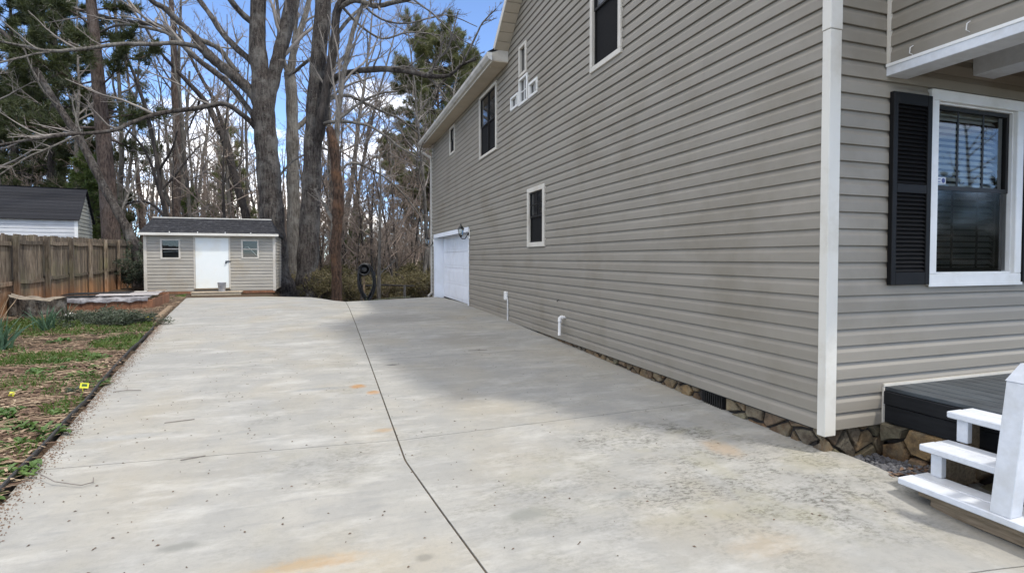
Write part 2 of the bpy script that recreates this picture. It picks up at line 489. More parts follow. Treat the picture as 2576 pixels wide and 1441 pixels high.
M['bark'] = bark_mat('bark_maple', (0.016, 0.013, 0.011), (0.075, 0.063, 0.054), (0.20, 0.19, 0.17), 0.5)
M['bark_grey'] = bark_mat('bark_grey', (0.055, 0.048, 0.040), (0.15, 0.135, 0.115), (0.24, 0.23, 0.205), 0.5)
M['bark_pine'] = bark_mat('bark_pine', (0.038, 0.027, 0.022), (0.115, 0.086, 0.072), (0.16, 0.14, 0.125), 0.35, 0.8)
M['bark_dark'] = bark_mat('bark_dark', (0.020, 0.017, 0.015), (0.060, 0.050, 0.044), (0.10, 0.095, 0.085), 0.3)
M['bark_red'] = bark_mat('bark_red', (0.020, 0.013, 0.010), (0.075, 0.048, 0.034), (0.15, 0.075, 0.035), 0.45, 0.9)
M['twig'] = mat('twig', (0.13, 0.113, 0.100), (0.25, 0.222, 0.192), 1.2, 0.9, vary=0.2)
M['twig_brown'] = mat('twig_brown', (0.15, 0.112, 0.086), (0.25, 0.20, 0.16), 0.5, 0.9, vary=0.2)


def leaf_mat(name, c1, c2, rough=0.6, scale=2.0):
    m, n, l, b = new_mat(name)
    v = n.new('ShaderNodeNewGeometry').outputs['Position']
    f = noise_node(n, l, v, scale, 4)
    f2 = noise_node(n, l, v, scale * 11, 2)
    c = ramp(n, l, f, [(0.35, c1), (0.65, c2)])
    c = mixc(n, l, ramp(n, l, f2, [(0.4, 0.0), (0.7, 0.5)]), c, tuple(x * 0.6 for x in c1))
    l.new(c, b.inputs['Base Color'])
    b.inputs['Roughness'].default_value = rough
    tr = n.new('ShaderNodeBsdfTranslucent')
    l.new(c, tr.inputs['Color'])
    ms = n.new('ShaderNodeMixShader'); ms.inputs[0].default_value = 0.3
    l.new(b.outputs[0], ms.inputs[1]); l.new(tr.outputs[0], ms.inputs[2])
    out = [q for q in n if q.type == 'OUTPUT_MATERIAL'][0]
    l.new(ms.outputs[0], out.inputs[0])
    return m


M['needle_dark'] = leaf_mat('needle_dark', (0.030, 0.042, 0.013), (0.080, 0.095, 0.028))
M['needle'] = leaf_mat('needle', (0.105, 0.118, 0.040), (0.20, 0.205, 0.085))
M['cedar'] = leaf_mat('cedar', (0.055, 0.085, 0.016), (0.12, 0.16, 0.034))
M['grass'] = leaf_mat('grass', (0.068, 0.122, 0.018), (0.130, 0.190, 0.040), 0.55, 1.3)
M['weed'] = leaf_mat('weed', (0.055, 0.12, 0.025), (0.12, 0.20, 0.045), 0.5, 3)
M['weed_dark'] = leaf_mat('weed_dark', (0.048, 0.066, 0.040), (0.10, 0.125, 0.075), 0.6, 3)
M['iris'] = leaf_mat('iris', (0.050, 0.110, 0.060), (0.095, 0.165, 0.095), 0.45, 3)
M['olive'] = leaf_mat('olive', (0.10, 0.088, 0.036), (0.19, 0.155, 0.075), 0.8, 1.5)
M['straw'] = mat('straw', (0.17, 0.11, 0.07), (0.34, 0.26, 0.17), 3.0, 0.8)
M['litter'] = mat('leaf_litter', (0.075, 0.042, 0.026), (0.20, 0.13, 0.085), 5.0, 0.9)
M['debris'] = mat('debris', (0.045, 0.034, 0.026), (0.15, 0.10, 0.07), 5.0, 0.9)
M['joint_dirt'] = mat('joint_dirt', (0.035, 0.030, 0.024), (0.11, 0.088, 0.062), 9.0, 0.95)
M['yellow_petal'] = mat('yellow_petal', (0.60, 0.50, 0.02), (0.70, 0.60, 0.04), 5.0, 0.6)


def glass_mat(name, tint, rough=0.02, body=0.0):
    m, n, l, b = new_mat(name)
    out = [q for q in n if q.type == 'OUTPUT_MATERIAL'][0]
    tr = n.new('ShaderNodeBsdfTransparent'); tr.inputs[0].default_value = (*tint, 1)
    gl = n.new('ShaderNodeBsdfGlossy'); gl.inputs['Roughness'].default_value = rough
    gl.inputs['Color'].default_value = (1, 1, 1, 1)
    fr = n.new('ShaderNodeFresnel'); fr.inputs['IOR'].default_value = 1.55
    ms = n.new('ShaderNodeMixShader')
    l.new(fr.outputs[0], ms.inputs[0]); l.new(tr.outputs[0], ms.inputs[1]); l.new(gl.outputs[0], ms.inputs[2])
    l.new(ms.outputs[0], out.inputs[0])
    n.remove(b)
    return m


M['glass'] = glass_mat('window_glass', (0.86, 0.90, 0.88))
M['glass_screen'] = glass_mat('screened_glass', (0.34, 0.35, 0.35), 0.08)
m, n, l, b = new_mat('dark_glass')
b.inputs['Base Color'].default_value = (0.012, 0.014, 0.016, 1)
b.inputs['Roughness'].default_value = 0.03
b.inputs['Specular IOR Level'].default_value = 0.9
M['dark_glass'] = m

# ------------------------------------------------------------------ object helpers
meshes = {}


def link_mesh(name, verts, faces, material, parent=None, smooth_sh=False):
    me = bpy.data.meshes.new(name)
    if isinstance(verts, np.ndarray):
        nf = len(faces)
        k = faces.shape[1]
        me.vertices.add(len(verts))
        me.vertices.foreach_set('co', np.ascontiguousarray(verts, dtype=np.float32).ravel())
        me.loops.add(nf * k)
        me.loops.foreach_set('vertex_index', np.ascontiguousarray(faces, dtype=np.int32).ravel())
        me.polygons.add(nf)
        me.polygons.foreach_set('loop_start', np.arange(0, nf * k, k, dtype=np.int32))
        me.update(calc_edges=True)
        me.validate()
    else:
        me.from_pydata([tuple(map(float, v)) for v in verts], [], faces)
        me.update()
    if smooth_sh:
        me.polygons.foreach_set('use_smooth', [True] * len(me.polygons))
    me.materials.append(M[material] if isinstance(material, str) else material)
    o = bpy.data.objects.new(name, me)
    col.objects.link(o)
    if parent is not None:
        o.parent = parent
    return o


class MB:
    def __init__(s):
        s.v, s.f = [], []

    def box(s, x0, x1, y0, y1, z0, z1):
        b = len(s.v)
        s.v += [(x, y, z) for z in (z0, z1) for y in (y0, y1) for x in (x0, x1)]
        s.f += [tuple(b + i for i in q) for q in ((0, 2, 3, 1), (4, 5, 7, 6), (0, 1, 5, 4), (2, 6, 7, 3), (0, 4, 6, 2), (1, 3, 7, 5))]
        return s

    def quad(s, a, b_, c, d):
        b = len(s.v)
        s.v += [a, b_, c, d]
        s.f.append((b, b + 1, b + 2, b + 3))
        return s

    def prism(s, poly, vec):
        """closed polygon (3D points) extruded along vec"""
        b = len(s.v); k = len(poly)
        s.v += [tuple(p) for p in poly] + [tuple(p[i] + vec[i] for i in range(3)) for p in poly]
        s.f.append(tuple(range(b + k - 1, b - 1, -1)))
        s.f.append(tuple(range(b + k, b + 2 * k)))
        for i in range(k):
            j = (i + 1) % k
            s.f.append((b + i, b + j, b + k + j, b + k + i))
        return s

    def tube(s, pts, rad, sides=8, caps=True):
        pts = np.array(pts, float)
        rad = np.broadcast_to(np.array(rad, float), (len(pts),))
        v, f = tube_arrays(pts, rad, sides)
        b = len(s.v)
        s.v += [tuple(p) for p in v]
        s.f += [tuple(int(b + i) for i in q) for q in f]
        if caps:
            s.f.append(tuple(b + i for i in range(sides - 1, -1, -1)))
            e = b + (len(pts) - 1) * sides
            s.f.append(tuple(e + i for i in range(sides)))
        return s

    def lathe(s, prof, c=(0, 0, 0), sides=16, axis='z'):
        b = len(s.v)
        for r, h in prof:
            for k in range(sides):
                a = 2 * math.pi * k / sides
                p = (r * math.cos(a), r * math.sin(a), h)
                if axis == 'y':
                    p = (p[0], p[2], p[1])
                s.v.append((c[0] + p[0], c[1] + p[1], c[2] + p[2]))
        for i in range(len(prof) - 1):
            for k in range(sides):
                k2 = (k + 1) % sides
                s.f.append((b + i * sides + k, b + i * sides + k2, b + (i + 1) * sides + k2, b + (i + 1) * sides + k))
        s.f.append(tuple(b + k for k in range(sides - 1, -1, -1)))
        e = b + (len(prof) - 1) * sides
        s.f.append(tuple(e + k for k in range(sides)))
        return s

    def build(s, name, material, parent=None, bevel=0.0, smooth_sh=False):
        o = link_mesh(name, s.v, s.f, material, parent, smooth_sh)
        if bevel:
            bm = bmesh.new(); bm.from_mesh(o.data)
            bmesh.ops.bevel(bm, geom=bm.edges[:], offset=bevel, segments=1, affect='EDGES', clamp_overlap=True)
            bm.to_mesh(o.data); bm.free()
        return o


def tube_arrays(pts, rad, sides):
    t = np.gradient(pts, axis=0)
    t /= np.linalg.norm(t, axis=1)[:, None] + 1e-9
    mean = pts[-1] - pts[0]
    ref = np.array([0.0, 0.0, 1.0]) if abs(mean[2]) < 0.75 * (np.linalg.norm(mean) + 1e-9) else np.array([1.0, 0.13, 0.0])
    a = np.cross(t, ref); a /= np.linalg.norm(a, axis=1)[:, None] + 1e-9
    bb = np.cross(t, a)
    ang = np.arange(sides) * (2 * math.pi / sides)
    ring = a[:, None, :] * np.cos(ang)[None, :, None] + bb[:, None, :] * np.sin(ang)[None, :, None]
    v = (pts[:, None, :] + rad[:, None, None] * ring).reshape(-1, 3)
    k = len(pts)
    i = np.arange(k - 1)[:, None] * sides
    j = np.arange(sides)[None, :]
    j2 = (j + 1) % sides
    f = np.stack([i + j, i + sides + j, i + sides + j2, i + j2], -1).reshape(-1, 4)
    return v, f


def tubes_mesh(name, paths, material, parent=None, smooth_sh=True, sides_fn=None):
    vs, fs, base = [], [], 0
    for pts, rad in paths:
        r0 = rad[0]
        sd = sides_fn(r0) if sides_fn else (14 if r0 > 0.2 else 9 if r0 > 0.07 else 6 if r0 > 0.03 else 4 if r0 > 0.014 else 3)
        v, f = tube_arrays(pts, rad, sd)
        vs.append(v); fs.append(f + base); base += len(v)
    return link_mesh(name, np.concatenate(vs), np.concatenate(fs), material, parent, smooth_sh)


def empty(name, loc=(0, 0, 0), parent=None, rz=0):
    o = bpy.data.objects.new(name, None)
    o.empty_display_size = 0.2
    col.objects.link(o)
    o.location = loc
    o.rotation_euler = (0, 0, rz)
    if parent is not None:
        o.parent = parent
    return o


def tag(o, label=None, cat=None, group=None, kind=None):
    if label: o['label'] = label
    if cat: o['category'] = cat
    if group: o['group'] = group
    if kind: o['kind'] = kind
    return o


def copy_tree(o, parent=None):
    c = o.copy()
    col.objects.link(c)
    c.parent = parent
    for ch in o.children:
        copy_tree(ch, c)
    return c


def grid_sheet(xs, ys, zf, skirt=0.0):
    nx, ny = len(xs), len(ys)
    v = [(x, y, zf(x, y)) for y in ys for x in xs]
    f = [(j * nx + i, j * nx + i + 1, (j + 1) * nx + i + 1, (j + 1) * nx + i) for j in range(ny - 1) for i in range(nx - 1)]
    return v, f


# ================================================================== GROUND
def axis(segs):
    out = []
    for a, b, st in segs:
        k = max(1, int(round((b - a) / st)))
        out += [a + (b - a) * i / k for i in range(k)]
    out.append(segs[-1][1])
    return out


gx = axis([(-400, -120, 40), (-120, -40, 10), (-40, -12, 2), (-12, 6, 0.16), (6, 30, 2), (30, 120, 10), (120, 400, 40)])
gy = axis([(-120, -10, 10), (-10, 0, 1), (0, 24, 0.2), (24, 40, 0.8), (40, 80, 3), (80, 200, 12), (200, 700, 50)])
gv, gf = grid_sheet(gx, gy, ground_z)
tag(link_mesh('ground', gv, gf, 'earth', None, True), kind='structure')

# driveway: slabs with open joints on a dark bed
drive = tag(empty('driveway', (0, 0, 0)), kind='structure')


def slab(lo, hi, y0f, y1f, nx, ny, top=0.0):
    v, f = [], []
    for j in range(ny + 1):
        for i in range(nx + 1):
            s = i / nx
            xa = lo(4) * (1 - s) + hi(4) * s
            y = y0f(xa) + (y1f(xa) - y0f(xa)) * j / ny
            for _ in range(3):
                x = lo(y) * (1 - s) + hi(y) * s
                y = y0f(x) + (y1f(x) - y0f(x)) * j / ny
            v.append((x, y, drive_z(x, y) + top))
    W = nx + 1
    for j in range(ny):
        for i in range(nx):
            f.append((j * W + i, j * W + i + 1, (j + 1) * W + i + 1, (j + 1) * W + i))
    per = [i for i in range(W)] + [j * W + nx for j in range(1, ny + 1)] + [ny * W + i for i in range(nx - 1, -1, -1)] + [j * W for j in range(ny - 1, 0, -1)]
    b = len(v)
    for i in per:
        x, y, z = v[i]
        v.append((x, y, z - 0.09))
    k = len(per)
    for i in range(k):
        j = (i + 1) % k
        f.append((per[j], per[i], b + i, b + j))
    return link_mesh('concrete_slab', v, f, 'concrete', drive)


g1, g2 = 0.0065, 0.0045
rows_l = [lambda x: -6.0, lambda x: 1.55, lambda x: 4.28 - 0.07 * (x - 0.5), lambda x: 7.36 - 0.06 * (x - 0.5), lambda x: 11.0 - 0.03 * x, lambda x: 14.85]
rows_r = [lambda x: -6.0, lambda x: 1.66 + 0.03 * (x - 2.7), lambda x: 4.27 + 0.05 * (x - 0.5), lambda x: 7.34 + 0.02 * x, lambda x: 11.0, lambda x: 14.85]
Lb = lambda y: left_edge(y)
Jl = lambda y: joint_x(y) - g1
Jr = lambda y: joint_x(y) + g1


def Rb(y):
    if y < 2.42: return 4.3
    if y < 2.98: return 4.3 - (4.3 - 3.66) * smooth(2.36, 2.50, y)
    return 3.66 - 0.06 * smooth(2.98, 3.05, y)


for rows, lo, hi in ((rows_l, Lb, Jl), (rows_r, Jr, Rb)):
    for k in range(len(rows)):
        a = rows[k]
        bfn = rows[k + 1] if k + 1 < len(rows) else far_edge
        slab(lo, hi, (lambda x, a=a: a(x) + g2), (lambda x, q=bfn: q(x) - g2), 14, 40 if k in (0, 1) else 16)
# dark filler strip lying low in the long joint
mb = MB()
ys = [(-6 + 0.25 * i) for i in range(0, 92)]
for a, b2 in zip(ys[:-1], ys[1:]):
    za, zb = drive_z(0.5, a) - 0.008, drive_z(0.5, b2) - 0.008
    mb.quad((joint_x(a) - 0.012, a, za), (joint_x(a) + 0.012, a, za), (joint_x(b2) + 0.012, b2, zb), (joint_x(b2) - 0.012, b2, zb))
mb.build('joint_filler', 'joint_dirt', drive)

# ================================================================== HOUSE
WX, CY0, CY1 = 3.52, 3.03, 19.2         # side wall plane, front corner, back corner
SB, CH = 0.17, 0.127                    # siding bottom, course height
EZ, GZ = 5.47, 5.72                     # garage eave, gable eave
GY = 10.54                              # where the gable starts
PK = (CY0 + GY) / 2
SL = 0.80
house = tag(empty('house', (WX, CY0, 0)), 'two-storey house with taupe lap siding and a white garage door', 'house')
HL = Vector((WX, CY0, 0))


def H(o):
    o.parent = house
    o.matrix_parent_inverse = Matrix.Translation(-HL)
    return o


def sub(o, p):
    """child of a house part: house part origins coincide with the world origin"""
    o.parent = p
    return o


PROF = [(0.10, 0.0045), (0.0, 0.0175), (0.03, 0.0215), (0.10, 0.0210), (0.58, 0.0200), (0.63, 0.0190), (0.78, 0.0090), (0.90, 0.0046), (1.0, 0.0028), (1.08, 0.0020)]


def course(z0, ch, openings, rng_fn, axis_, plane, outward):
    """one siding board: hooked lap profile swept along the wall and cut round openings.
    Returns a list of (verts, faces), one for each separate length of board."""
    z1 = z0 + ch
    cuts = sorted({z0, z1, *[c for o in openings for c in (o[2], o[3]) if z0 + 0.004 < c < z1 - 0.004]})
    rects = []
    for a, b in zip(cuts[:-1], cuts[1:]):
        mid = (a + b) / 2
        lo, hi = rng_fn(mid)
        spans = [(lo, hi)]
        for (s0, s1, w0, w1) in openings:
            if w0 < mid < w1:
                ns = []
                for (p, q) in spans:
                    if s1 <= p or s0 >= q:
                        ns.append((p, q)); continue
                    if s0 > p: ns.append((p, s0))
                    if s1 < q: ns.append((s1, q))
                spans = ns
        for (p, q) in spans:
            if q - p > 0.01: rects.append([a, b, p, q, lo, hi, len(rects)])
    for i, r1 in enumerate(rects):
        for r2 in rects[i + 1:]:
            if abs(r1[1] - r2[0]) < 1e-6 and r1[2] < r2[3] and r2[2] < r1[3]:
                old, new = r2[6], r1[6]
                for r3 in rects:
                    if r3[6] == old: r3[6] = new
    face_t = [t for t, d in PROF[2:]]; face_d = [d for t, d in PROF[2:]]
    out = []
    for gid in sorted({r_[6] for r_ in rects}):
        v, f = [], []
        for (a, b, p, q, lo, hi, g_) in rects:
            if g_ != gid: continue
            ta, tb = (a - z0) / ch, (b - z0) / ch
            pr = [(t, d) for t, d in PROF[2:] if ta <= t <= (tb if tb < 0.999 else 2)]
            if ta > 0.001: pr = [(ta, float(np.interp(ta, face_t, face_d)))] + pr
            else: pr = PROF[:2] + pr
            if tb < 0.999: pr = pr + [(tb, float(np.interp(tb, face_t, face_d)))]
            bi = len(v)
            for t, d in pr:
                z = z0 + t * ch
                l2, h2 = rng_fn(z)
                pp, qq = (l2 if p == lo else p), (h2 if q == hi else q)
                for s in (pp, qq):
                    v.append((plane + outward * d, s, z) if axis_ == 'y' else (s, plane + outward * d, z))
            for i in range(len(pr) - 1):
                f.append((bi + 2 * i, bi + 2 * i + 1, bi + 2 * i + 3, bi + 2 * i + 2))
        out.append((v, f))
    return out


def boards(parent, material, z0, ch, openings, rng_fn, axis_, plane, outward, flip=False, wrap=None):
    for v, f in course(z0, ch, openings, rng_fn, axis_, plane, outward):
        o = link_mesh('siding_board', v, [q[::-1] for q in f] if flip else f, material, parent)
        if wrap: wrap(o)


def side_range(z):
    if z <= EZ: return (CY0, CY1)
    if z <= GZ: return (CY0, GY + 0.25)
    return (CY0 + (z - GZ) / SL, GY - (z - GZ) / SL)


GD = (13.90, 18.76, -0.5, 2.20)
win_side = dict(
    high=(6.00, 6.82, 4.07, 5.72), double=(11.32, 12.71, 3.88, 5.36), narrow=(15.48, 16.13, 4.60, 5.40),
    low=(8.53, 9.34, 1.69, 2.74), c_top=(9.44, 9.815, 4.955, 5.515), c_mid=(9.38, 9.815, 4.41, 4.90), c_far=(9.905, 10.315, 4.445, 4.69), c_near=(8.88, 9.275, 4.41, 4.66))
ops = list(win_side.values()) + [GD]
core = MB()
core.box(WX + 0.06, WX + 0.16, CY0 + 0.1, GD[0] - 0.002, -0.2, EZ)
core.box(WX + 0.06, WX + 0.16, GD[0] - 0.001, GD[1], GD[3], EZ)
core.box(WX + 0.06, WX + 0.16, GD[1] + 0.001, CY1, -0.2, EZ)
core.prism([(WX + 0.06, CY0 + 0.1, EZ + 0.001), (WX + 0.06, GY, EZ + 0.001), (WX + 0.06, PK, GZ + SL * (PK - CY0) - 0.1)], (0.1, 0, 0))
core.box(WX + 0.161, 11.9, CY0 + 0.10, CY0 + 0.2, -0.2, 1.25)
core.box(WX + 0.161, 4.62, CY0 + 0.10, CY0 + 0.2, 1.251, GZ)
core.box(5.66, 11.9, CY0 + 0.10, CY0 + 0.2, 1.251, GZ)
core.box(4.621, 5.659, CY0 + 0.10, CY0 + 0.2, 2.78, GZ)
H(core.build('wall_core', 'interior'))
side = H(empty('side_siding')); side.matrix_parent_inverse = Matrix.Translation(-HL)
z = SB
while z < GZ + SL * (PK - CY0) - 0.15:
    # vinyl comes in lengths: staggered seams, one length lapping a hair over the next
    ci_ = int(round((z - SB) / CH))
    off_ = [0.0, 2.1, 0.9, 3.3, 1.5, 2.8][(ci_ // 2) % 6]
    cutsY = [CY0 - 1] + [CY0 + 1.4 + off_ + 4.6 * q for q in range(5) if CY0 + 1.4 + off_ + 4.6 * q < CY1 - 0.6] + [CY1 + 1]
    for si_, (ya_, yb_) in enumerate(zip(cutsY[:-1], cutsY[1:])):
        fn_ = lambda q, ya_=ya_, yb_=yb_: (max(side_range(q)[0], ya_), min(side_range(q)[1], yb_ + 0.02))
        if fn_(z + 0.02)[1] - fn_(z + 0.02)[0] > 0.05:
            boards(side, 'siding', z, CH, ops, fn_, 'y', WX - 0.0014 * (si_ % 2), -1)
    z += CH
front = H(empty('front_siding'))
FWIN = (4.625, 5.645, 1.29, 2.78)
z = SB
while z < 5.6:
    lowx = (lambda q: (WX, 4.105)) if z + CH < 0.47 else (lambda q: (WX, 11.9))
    boards(front, 'siding', z, CH, [FWIN] + ([(4.105, 11.9, -1, 0.475)] if z < 0.47 < z + CH else []), lowx, 'x', CY0, -1, True)
    z += CH
# corner trim: two faces of a broad post
mb = MB()
mb.prism([(WX - 0.032, CY0 - 0.032, 0), (WX + 0.080, CY0 - 0.032, 0), (WX + 0.080, CY0 - 0.004, 0), (WX - 0.001, CY0 - 0.001, 0), (WX - 0.004, CY0 + 0.038, 0), (WX - 0.032, CY0 + 0.038, 0)], (0, 0, 3.02))
mb.v = [(x, y, zz_ + SB - 0.035) for x, y, zz_ in mb.v]
H(mb.build('corner_trim', 'corner', None, 0.004))
mb = MB()
mb.prism([(WX - 0.035, CY0 - 0.035, 0), (WX + 0.083, CY0 - 0.035, 0), (WX + 0.083, CY0 - 0.004, 0), (WX - 0.001, CY0 - 0.001, 0), (WX - 0.004, CY0 + 0.041, 0), (WX - 0.035, CY0 + 0.041, 0)], (0, 0, 2.6))
mb.v = [(x, y, zz_ + SB + 2.988) for x, y, zz_ in mb.v]
H(mb.build('corner_trim', 'corner', None, 0.004))
H(MB().box(WX - 0.02, WX + 0.02, CY1 - 0.07, CY1 + 0.01, 0.1, EZ - 0.01).build('corner_trim', 'corner'))
# starter strip under the siding
H(MB().box(WX - 0.004, WX + 0.05, CY0 + 0.11, GD[0] - 0.1, SB - 0.012, SB - 0.001).build('starter_strip', 'interior'))


# ---- windows in the side wall (wall normal -X)
def ring(mb, plane_lo, plane_hi, a0, a1, z0, z1, w, axis_='y'):
    bx = (lambda s0, s1, c0, c1: mb.box(plane_lo, plane_hi, s0, s1, c0, c1)) if axis_ == 'y' else (lambda s0, s1, c0, c1: mb.box(s0, s1, plane_lo, plane_hi, c0, c1))
    bx(a0, a1, z0, z0 + w); bx(a0, a1, z1 - w, z1)
    bx(a0, a0 + w, z0 + w, z1 - w); bx(a1 - w, a1, z0 + w, z1 - w)
    return mb


def side_window(key, mat_frame, style, fw=0.055):
    y0, y1, z0, z1 = win_side[key]
    e = 0.012
    o = H(ring(MB(), WX - 0.046, WX + 0.03, y0 - e, y1 + e, z0 - e, z1 + e, fw + e).build('window', mat_frame, None, 0.004))
    y0, y1, z0, z1 = y0 + fw, y1 - fw, z0 + fw, z1 - fw
    zm = (z0 + z1) / 2
    if style == 'double_hung' or style == 'twin':
        cols = [(y0, y1)] if style == 'double_hung' else [(y0, (y0 + y1) / 2 - 0.012), ((y0 + y1) / 2 + 0.012, y1)]
        if style == 'twin':
            MB().box(WX - 0.022, WX + 0.03, (y0 + y1) / 2 - 0.012, (y0 + y1) / 2 + 0.012, z0, z1).build('mullion', 'sash', o)
        for (a, b) in cols:
            ring(MB(), WX - 0.014, WX + 0.02, a, b, zm, z1, 0.028).build('sash', 'sash', o)
            ring(MB(), WX - 0.004, WX + 0.03, a, b, z0, zm + 0.02, 0.028).build('sash', 'sash', o)
            MB().box(WX + 0.004, WX + 0.008, a + 0.028, b - 0.028, zm + 0.028, z1 - 0.028).build('pane', 'dark_glass', o)
            MB().box(WX + 0.014, WX + 0.018, a + 0.028, b - 0.028, z0 + 0.028, zm - 0.008).build('pane', 'screen', o)
            if key == 'low':
                for yy in ((a + b) / 2,):
                    MB().box(WX - 0.006, WX + 0.003, yy - 0.008, yy + 0.008, zm + 0.028, z1 - 0.028).build('muntin', 'sash', o)
                MB().box(WX - 0.005, WX + 0.003, a + 0.028, b - 0.028, (zm + z1) / 2 - 0.008, (zm + z1) / 2 + 0.008).build('muntin', 'sash', o)
    else:
        MB().box(WX + 0.004, WX + 0.010, y0 - 0.002, y1 + 0.002, z0 - 0.002, z1 + 0.002).build('pane', 'dark_glass', o)
        if style != 'plain':
            MB().box(WX - 0.012, WX + 0.003, (y0 + y1) / 2 - 0.008, (y0 + y1) / 2 + 0.008, z0, z1).build('muntin', 'white', o)
        if style == 'grid4':
            MB().box(WX - 0.011, WX + 0.003, y0, y1, zm - 0.008, zm + 0.008).build('muntin', 'white', o)
        if style == 'grid2h':
            MB().box(WX - 0.011, WX + 0.003, y0, y1, zm - 0.008, zm + 0.008).build('muntin', 'sash', o)
    return o


side_window('high', 'cream', 'double_hung', 0.06)
side_window('double', 'cream', 'twin', 0.05)
side_window('narrow', 'cream', 'double_hung', 0.05)
side_window('low', 'cream', 'double_hung', 0.07)
side_window('c_top', 'cream', 'plain', 0.042)
side_window('c_mid', 'white', 'grid4', 0.034)
side_window('c_far', 'white', 'grid2', 0.034)
side_window('c_near', 'white', 'grid2', 0.034)

# ---- garage door, recessed
gy0, gy1, gz0, gz1 = GD[0], GD[1], 0.10, GD[3]
ddx = 0.30
gd = H(empty('garage_door'))
nrow, ncol = 4, 8
rh = (gz1 - 0.004 - 0.13) / nrow
for r_ in range(nrow):
    z0 = 0.13 + r_ * rh
    mb = MB().box(WX + ddx, WX + ddx + 0.045, gy0 + 0.01, gy1 - 0.01, z0 + 0.003, z0 + rh - 0.003)
    sec = mb.build('door_panel', 'garage_white', gd, 0.003)
    cw = (gy1 - gy0 - 0.1) / ncol
    for c_ in range(ncol):
        ya = gy0 + 0.05 + c_ * cw + 0.05
        MB().box(WX + ddx - 0.008, WX + ddx - 0.0005, ya, ya + cw - 0.1, z0 + 0.09, z0 + rh - 0.09).build('raised_panel', 'garage_white', gd, 0.005)
MB().box(WX + ddx + 0.002, WX + ddx + 0.04, gy0 + 0.01, gy1 - 0.01, 0.085, 0.13).build('weather_strip', 'black', gd)
jm = MB()
jm.box(WX - 0.02, WX + ddx + 0.06, gy1 + 0.0005, gy1 + 0.06, 0.08, gz1)      # far jamb
jm.box(WX - 0.02, WX + ddx + 0.06, gy0 - 0.05, gy0 - 0.0005, 0.18, gz1)
jm.box(WX - 0.02, WX + ddx + 0.06, gy0 - 0.05, gy1 + 0.06, gz1 + 0.001, gz1 + 0.05)
jm.build('jamb', 'garage_white', gd)
cs = MB()
cs.box(WX - 0.036, WX - 0.021, gy0 - 0.05, gy1 + 0.10, gz1 - 0.02, gz1 + 0.11)
cs.box(WX - 0.034, WX - 0.0205, gy0 - 0.07, gy0 + 0.01, 0.16, gz1 - 0.021)
cs.box(WX - 0.034, WX - 0.0205, gy1 - 0.01, gy1 + 0.10, 0.09, gz1 - 0.021)
cs.build('casing', 'garage_white', gd)
MB().box(WX + 0.36, WX + 0.40, gy0 - 0.3, gy1 + 0.3, -0.2, 2.5).build('door_backing', 'interior', gd)
H(MB().box(WX - 0.005, WX + 0.36, gy0 - 0.04, gy1 + 0.05, -0.2, 0.082).build('garage_sill', 'concrete'))

# ---- roof, eaves
roof = H(empty('roof'))
ov = 0.36
# gable roof over the front half: two slopes
rk = 0.30
zt = GZ + SL * (PK - CY0)
th = 0.16
for sgn, ya, yb in ((1, CY0 - 0.30, PK), (-1, GY + 0.30, PK)):
    ze = GZ - SL * 0.30
    mb = MB().prism([(WX - rk, ya, ze + 0.02), (WX - rk, yb, zt + 0.02), (WX - rk, yb, zt + 0.02 + th), (WX - rk, ya, ze + 0.02 + th)], (9.0, 0, 0))
    mb.build('roof_slope', 'shingle', roof)
    # rake fascia and its panelled soffit
    fb = MB().prism([(WX - rk - 0.02, ya, ze - 0.03), (WX - rk - 0.02, yb, zt - 0.03), (WX - rk - 0.02, yb, zt + 0.12), (WX - rk - 0.02, ya, ze + 0.12)], (0.018, 0, 0))
    fb.build('rake_fascia', 'cream', roof)
    k = 26
    for i in range(k):
        a, b = i / k + 0.0022, (i + 1) / k - 0.0022
        p0 = (ya + (yb - ya) * a, ze + (zt - ze) * a); p1 = (ya + (yb - ya) * b, ze + (zt - ze) * b)
        MB().prism([(WX - rk, p0[0], p0[1] - 0.025), (WX - rk, p1[0], p1[1] - 0.025), (WX - rk, p1[0], p1[1]), (WX - rk, p0[0], p0[1])], (rk - 0.018, 0, 0)).build('soffit_panel', 'soffit', roof)
# boxed return at the foot of the gable and the long garage eave with its gutter
mb = MB().prism([(WX - ov, GY - 0.02, EZ + 0.03), (WX - 0.02, GY - 0.02, EZ + 0.03), (WX - 0.02, GY - 0.02, GZ + 0.02), (WX - ov, GY - 0.02, EZ + 0.21)], (0, 0.05, 0))
mb.build('return_end', 'cream', roof)
MB().box(WX - ov, WX - 0.018, GY - 0.02, CY1 + 0.3, EZ + 0.005, EZ + 0.028).build('soffit_panel', 'soffit', roof)
MB().box(WX - ov - 0.02, WX - ov - 0.001, GY - 0.02, CY1 + 0.3, EZ - 0.015, EZ + 0.185).build('eave_fascia', 'cream', roof)
gut = MB().prism([(WX - ov - 0.021, GY - 0.06, EZ + 0.02), (WX - ov - 0.075, GY - 0.06, EZ + 0.03), (WX - ov - 0.12, GY - 0.06, EZ + 0.09), (WX - ov - 0.125, GY - 0.06, EZ + 0.15), (WX - ov - 0.021, GY - 0.06, EZ + 0.15)], (0, CY1 + 0.34 - GY, 0))
gut.build('gutter', 'gutter', roof)
MB().prism([(WX - ov - 0.022, GY - 0.07, EZ + 0.0), (WX - ov - 0.08, GY - 0.07, EZ + 0.02), (WX - ov - 0.13, GY - 0.07, EZ + 0.09), (WX - ov - 0.13, GY - 0.07, EZ + 0.16), (WX - ov - 0.022, GY - 0.07, EZ + 0.16)], (0, 0.009, 0)).build('gutter_end_cap', 'white', roof)
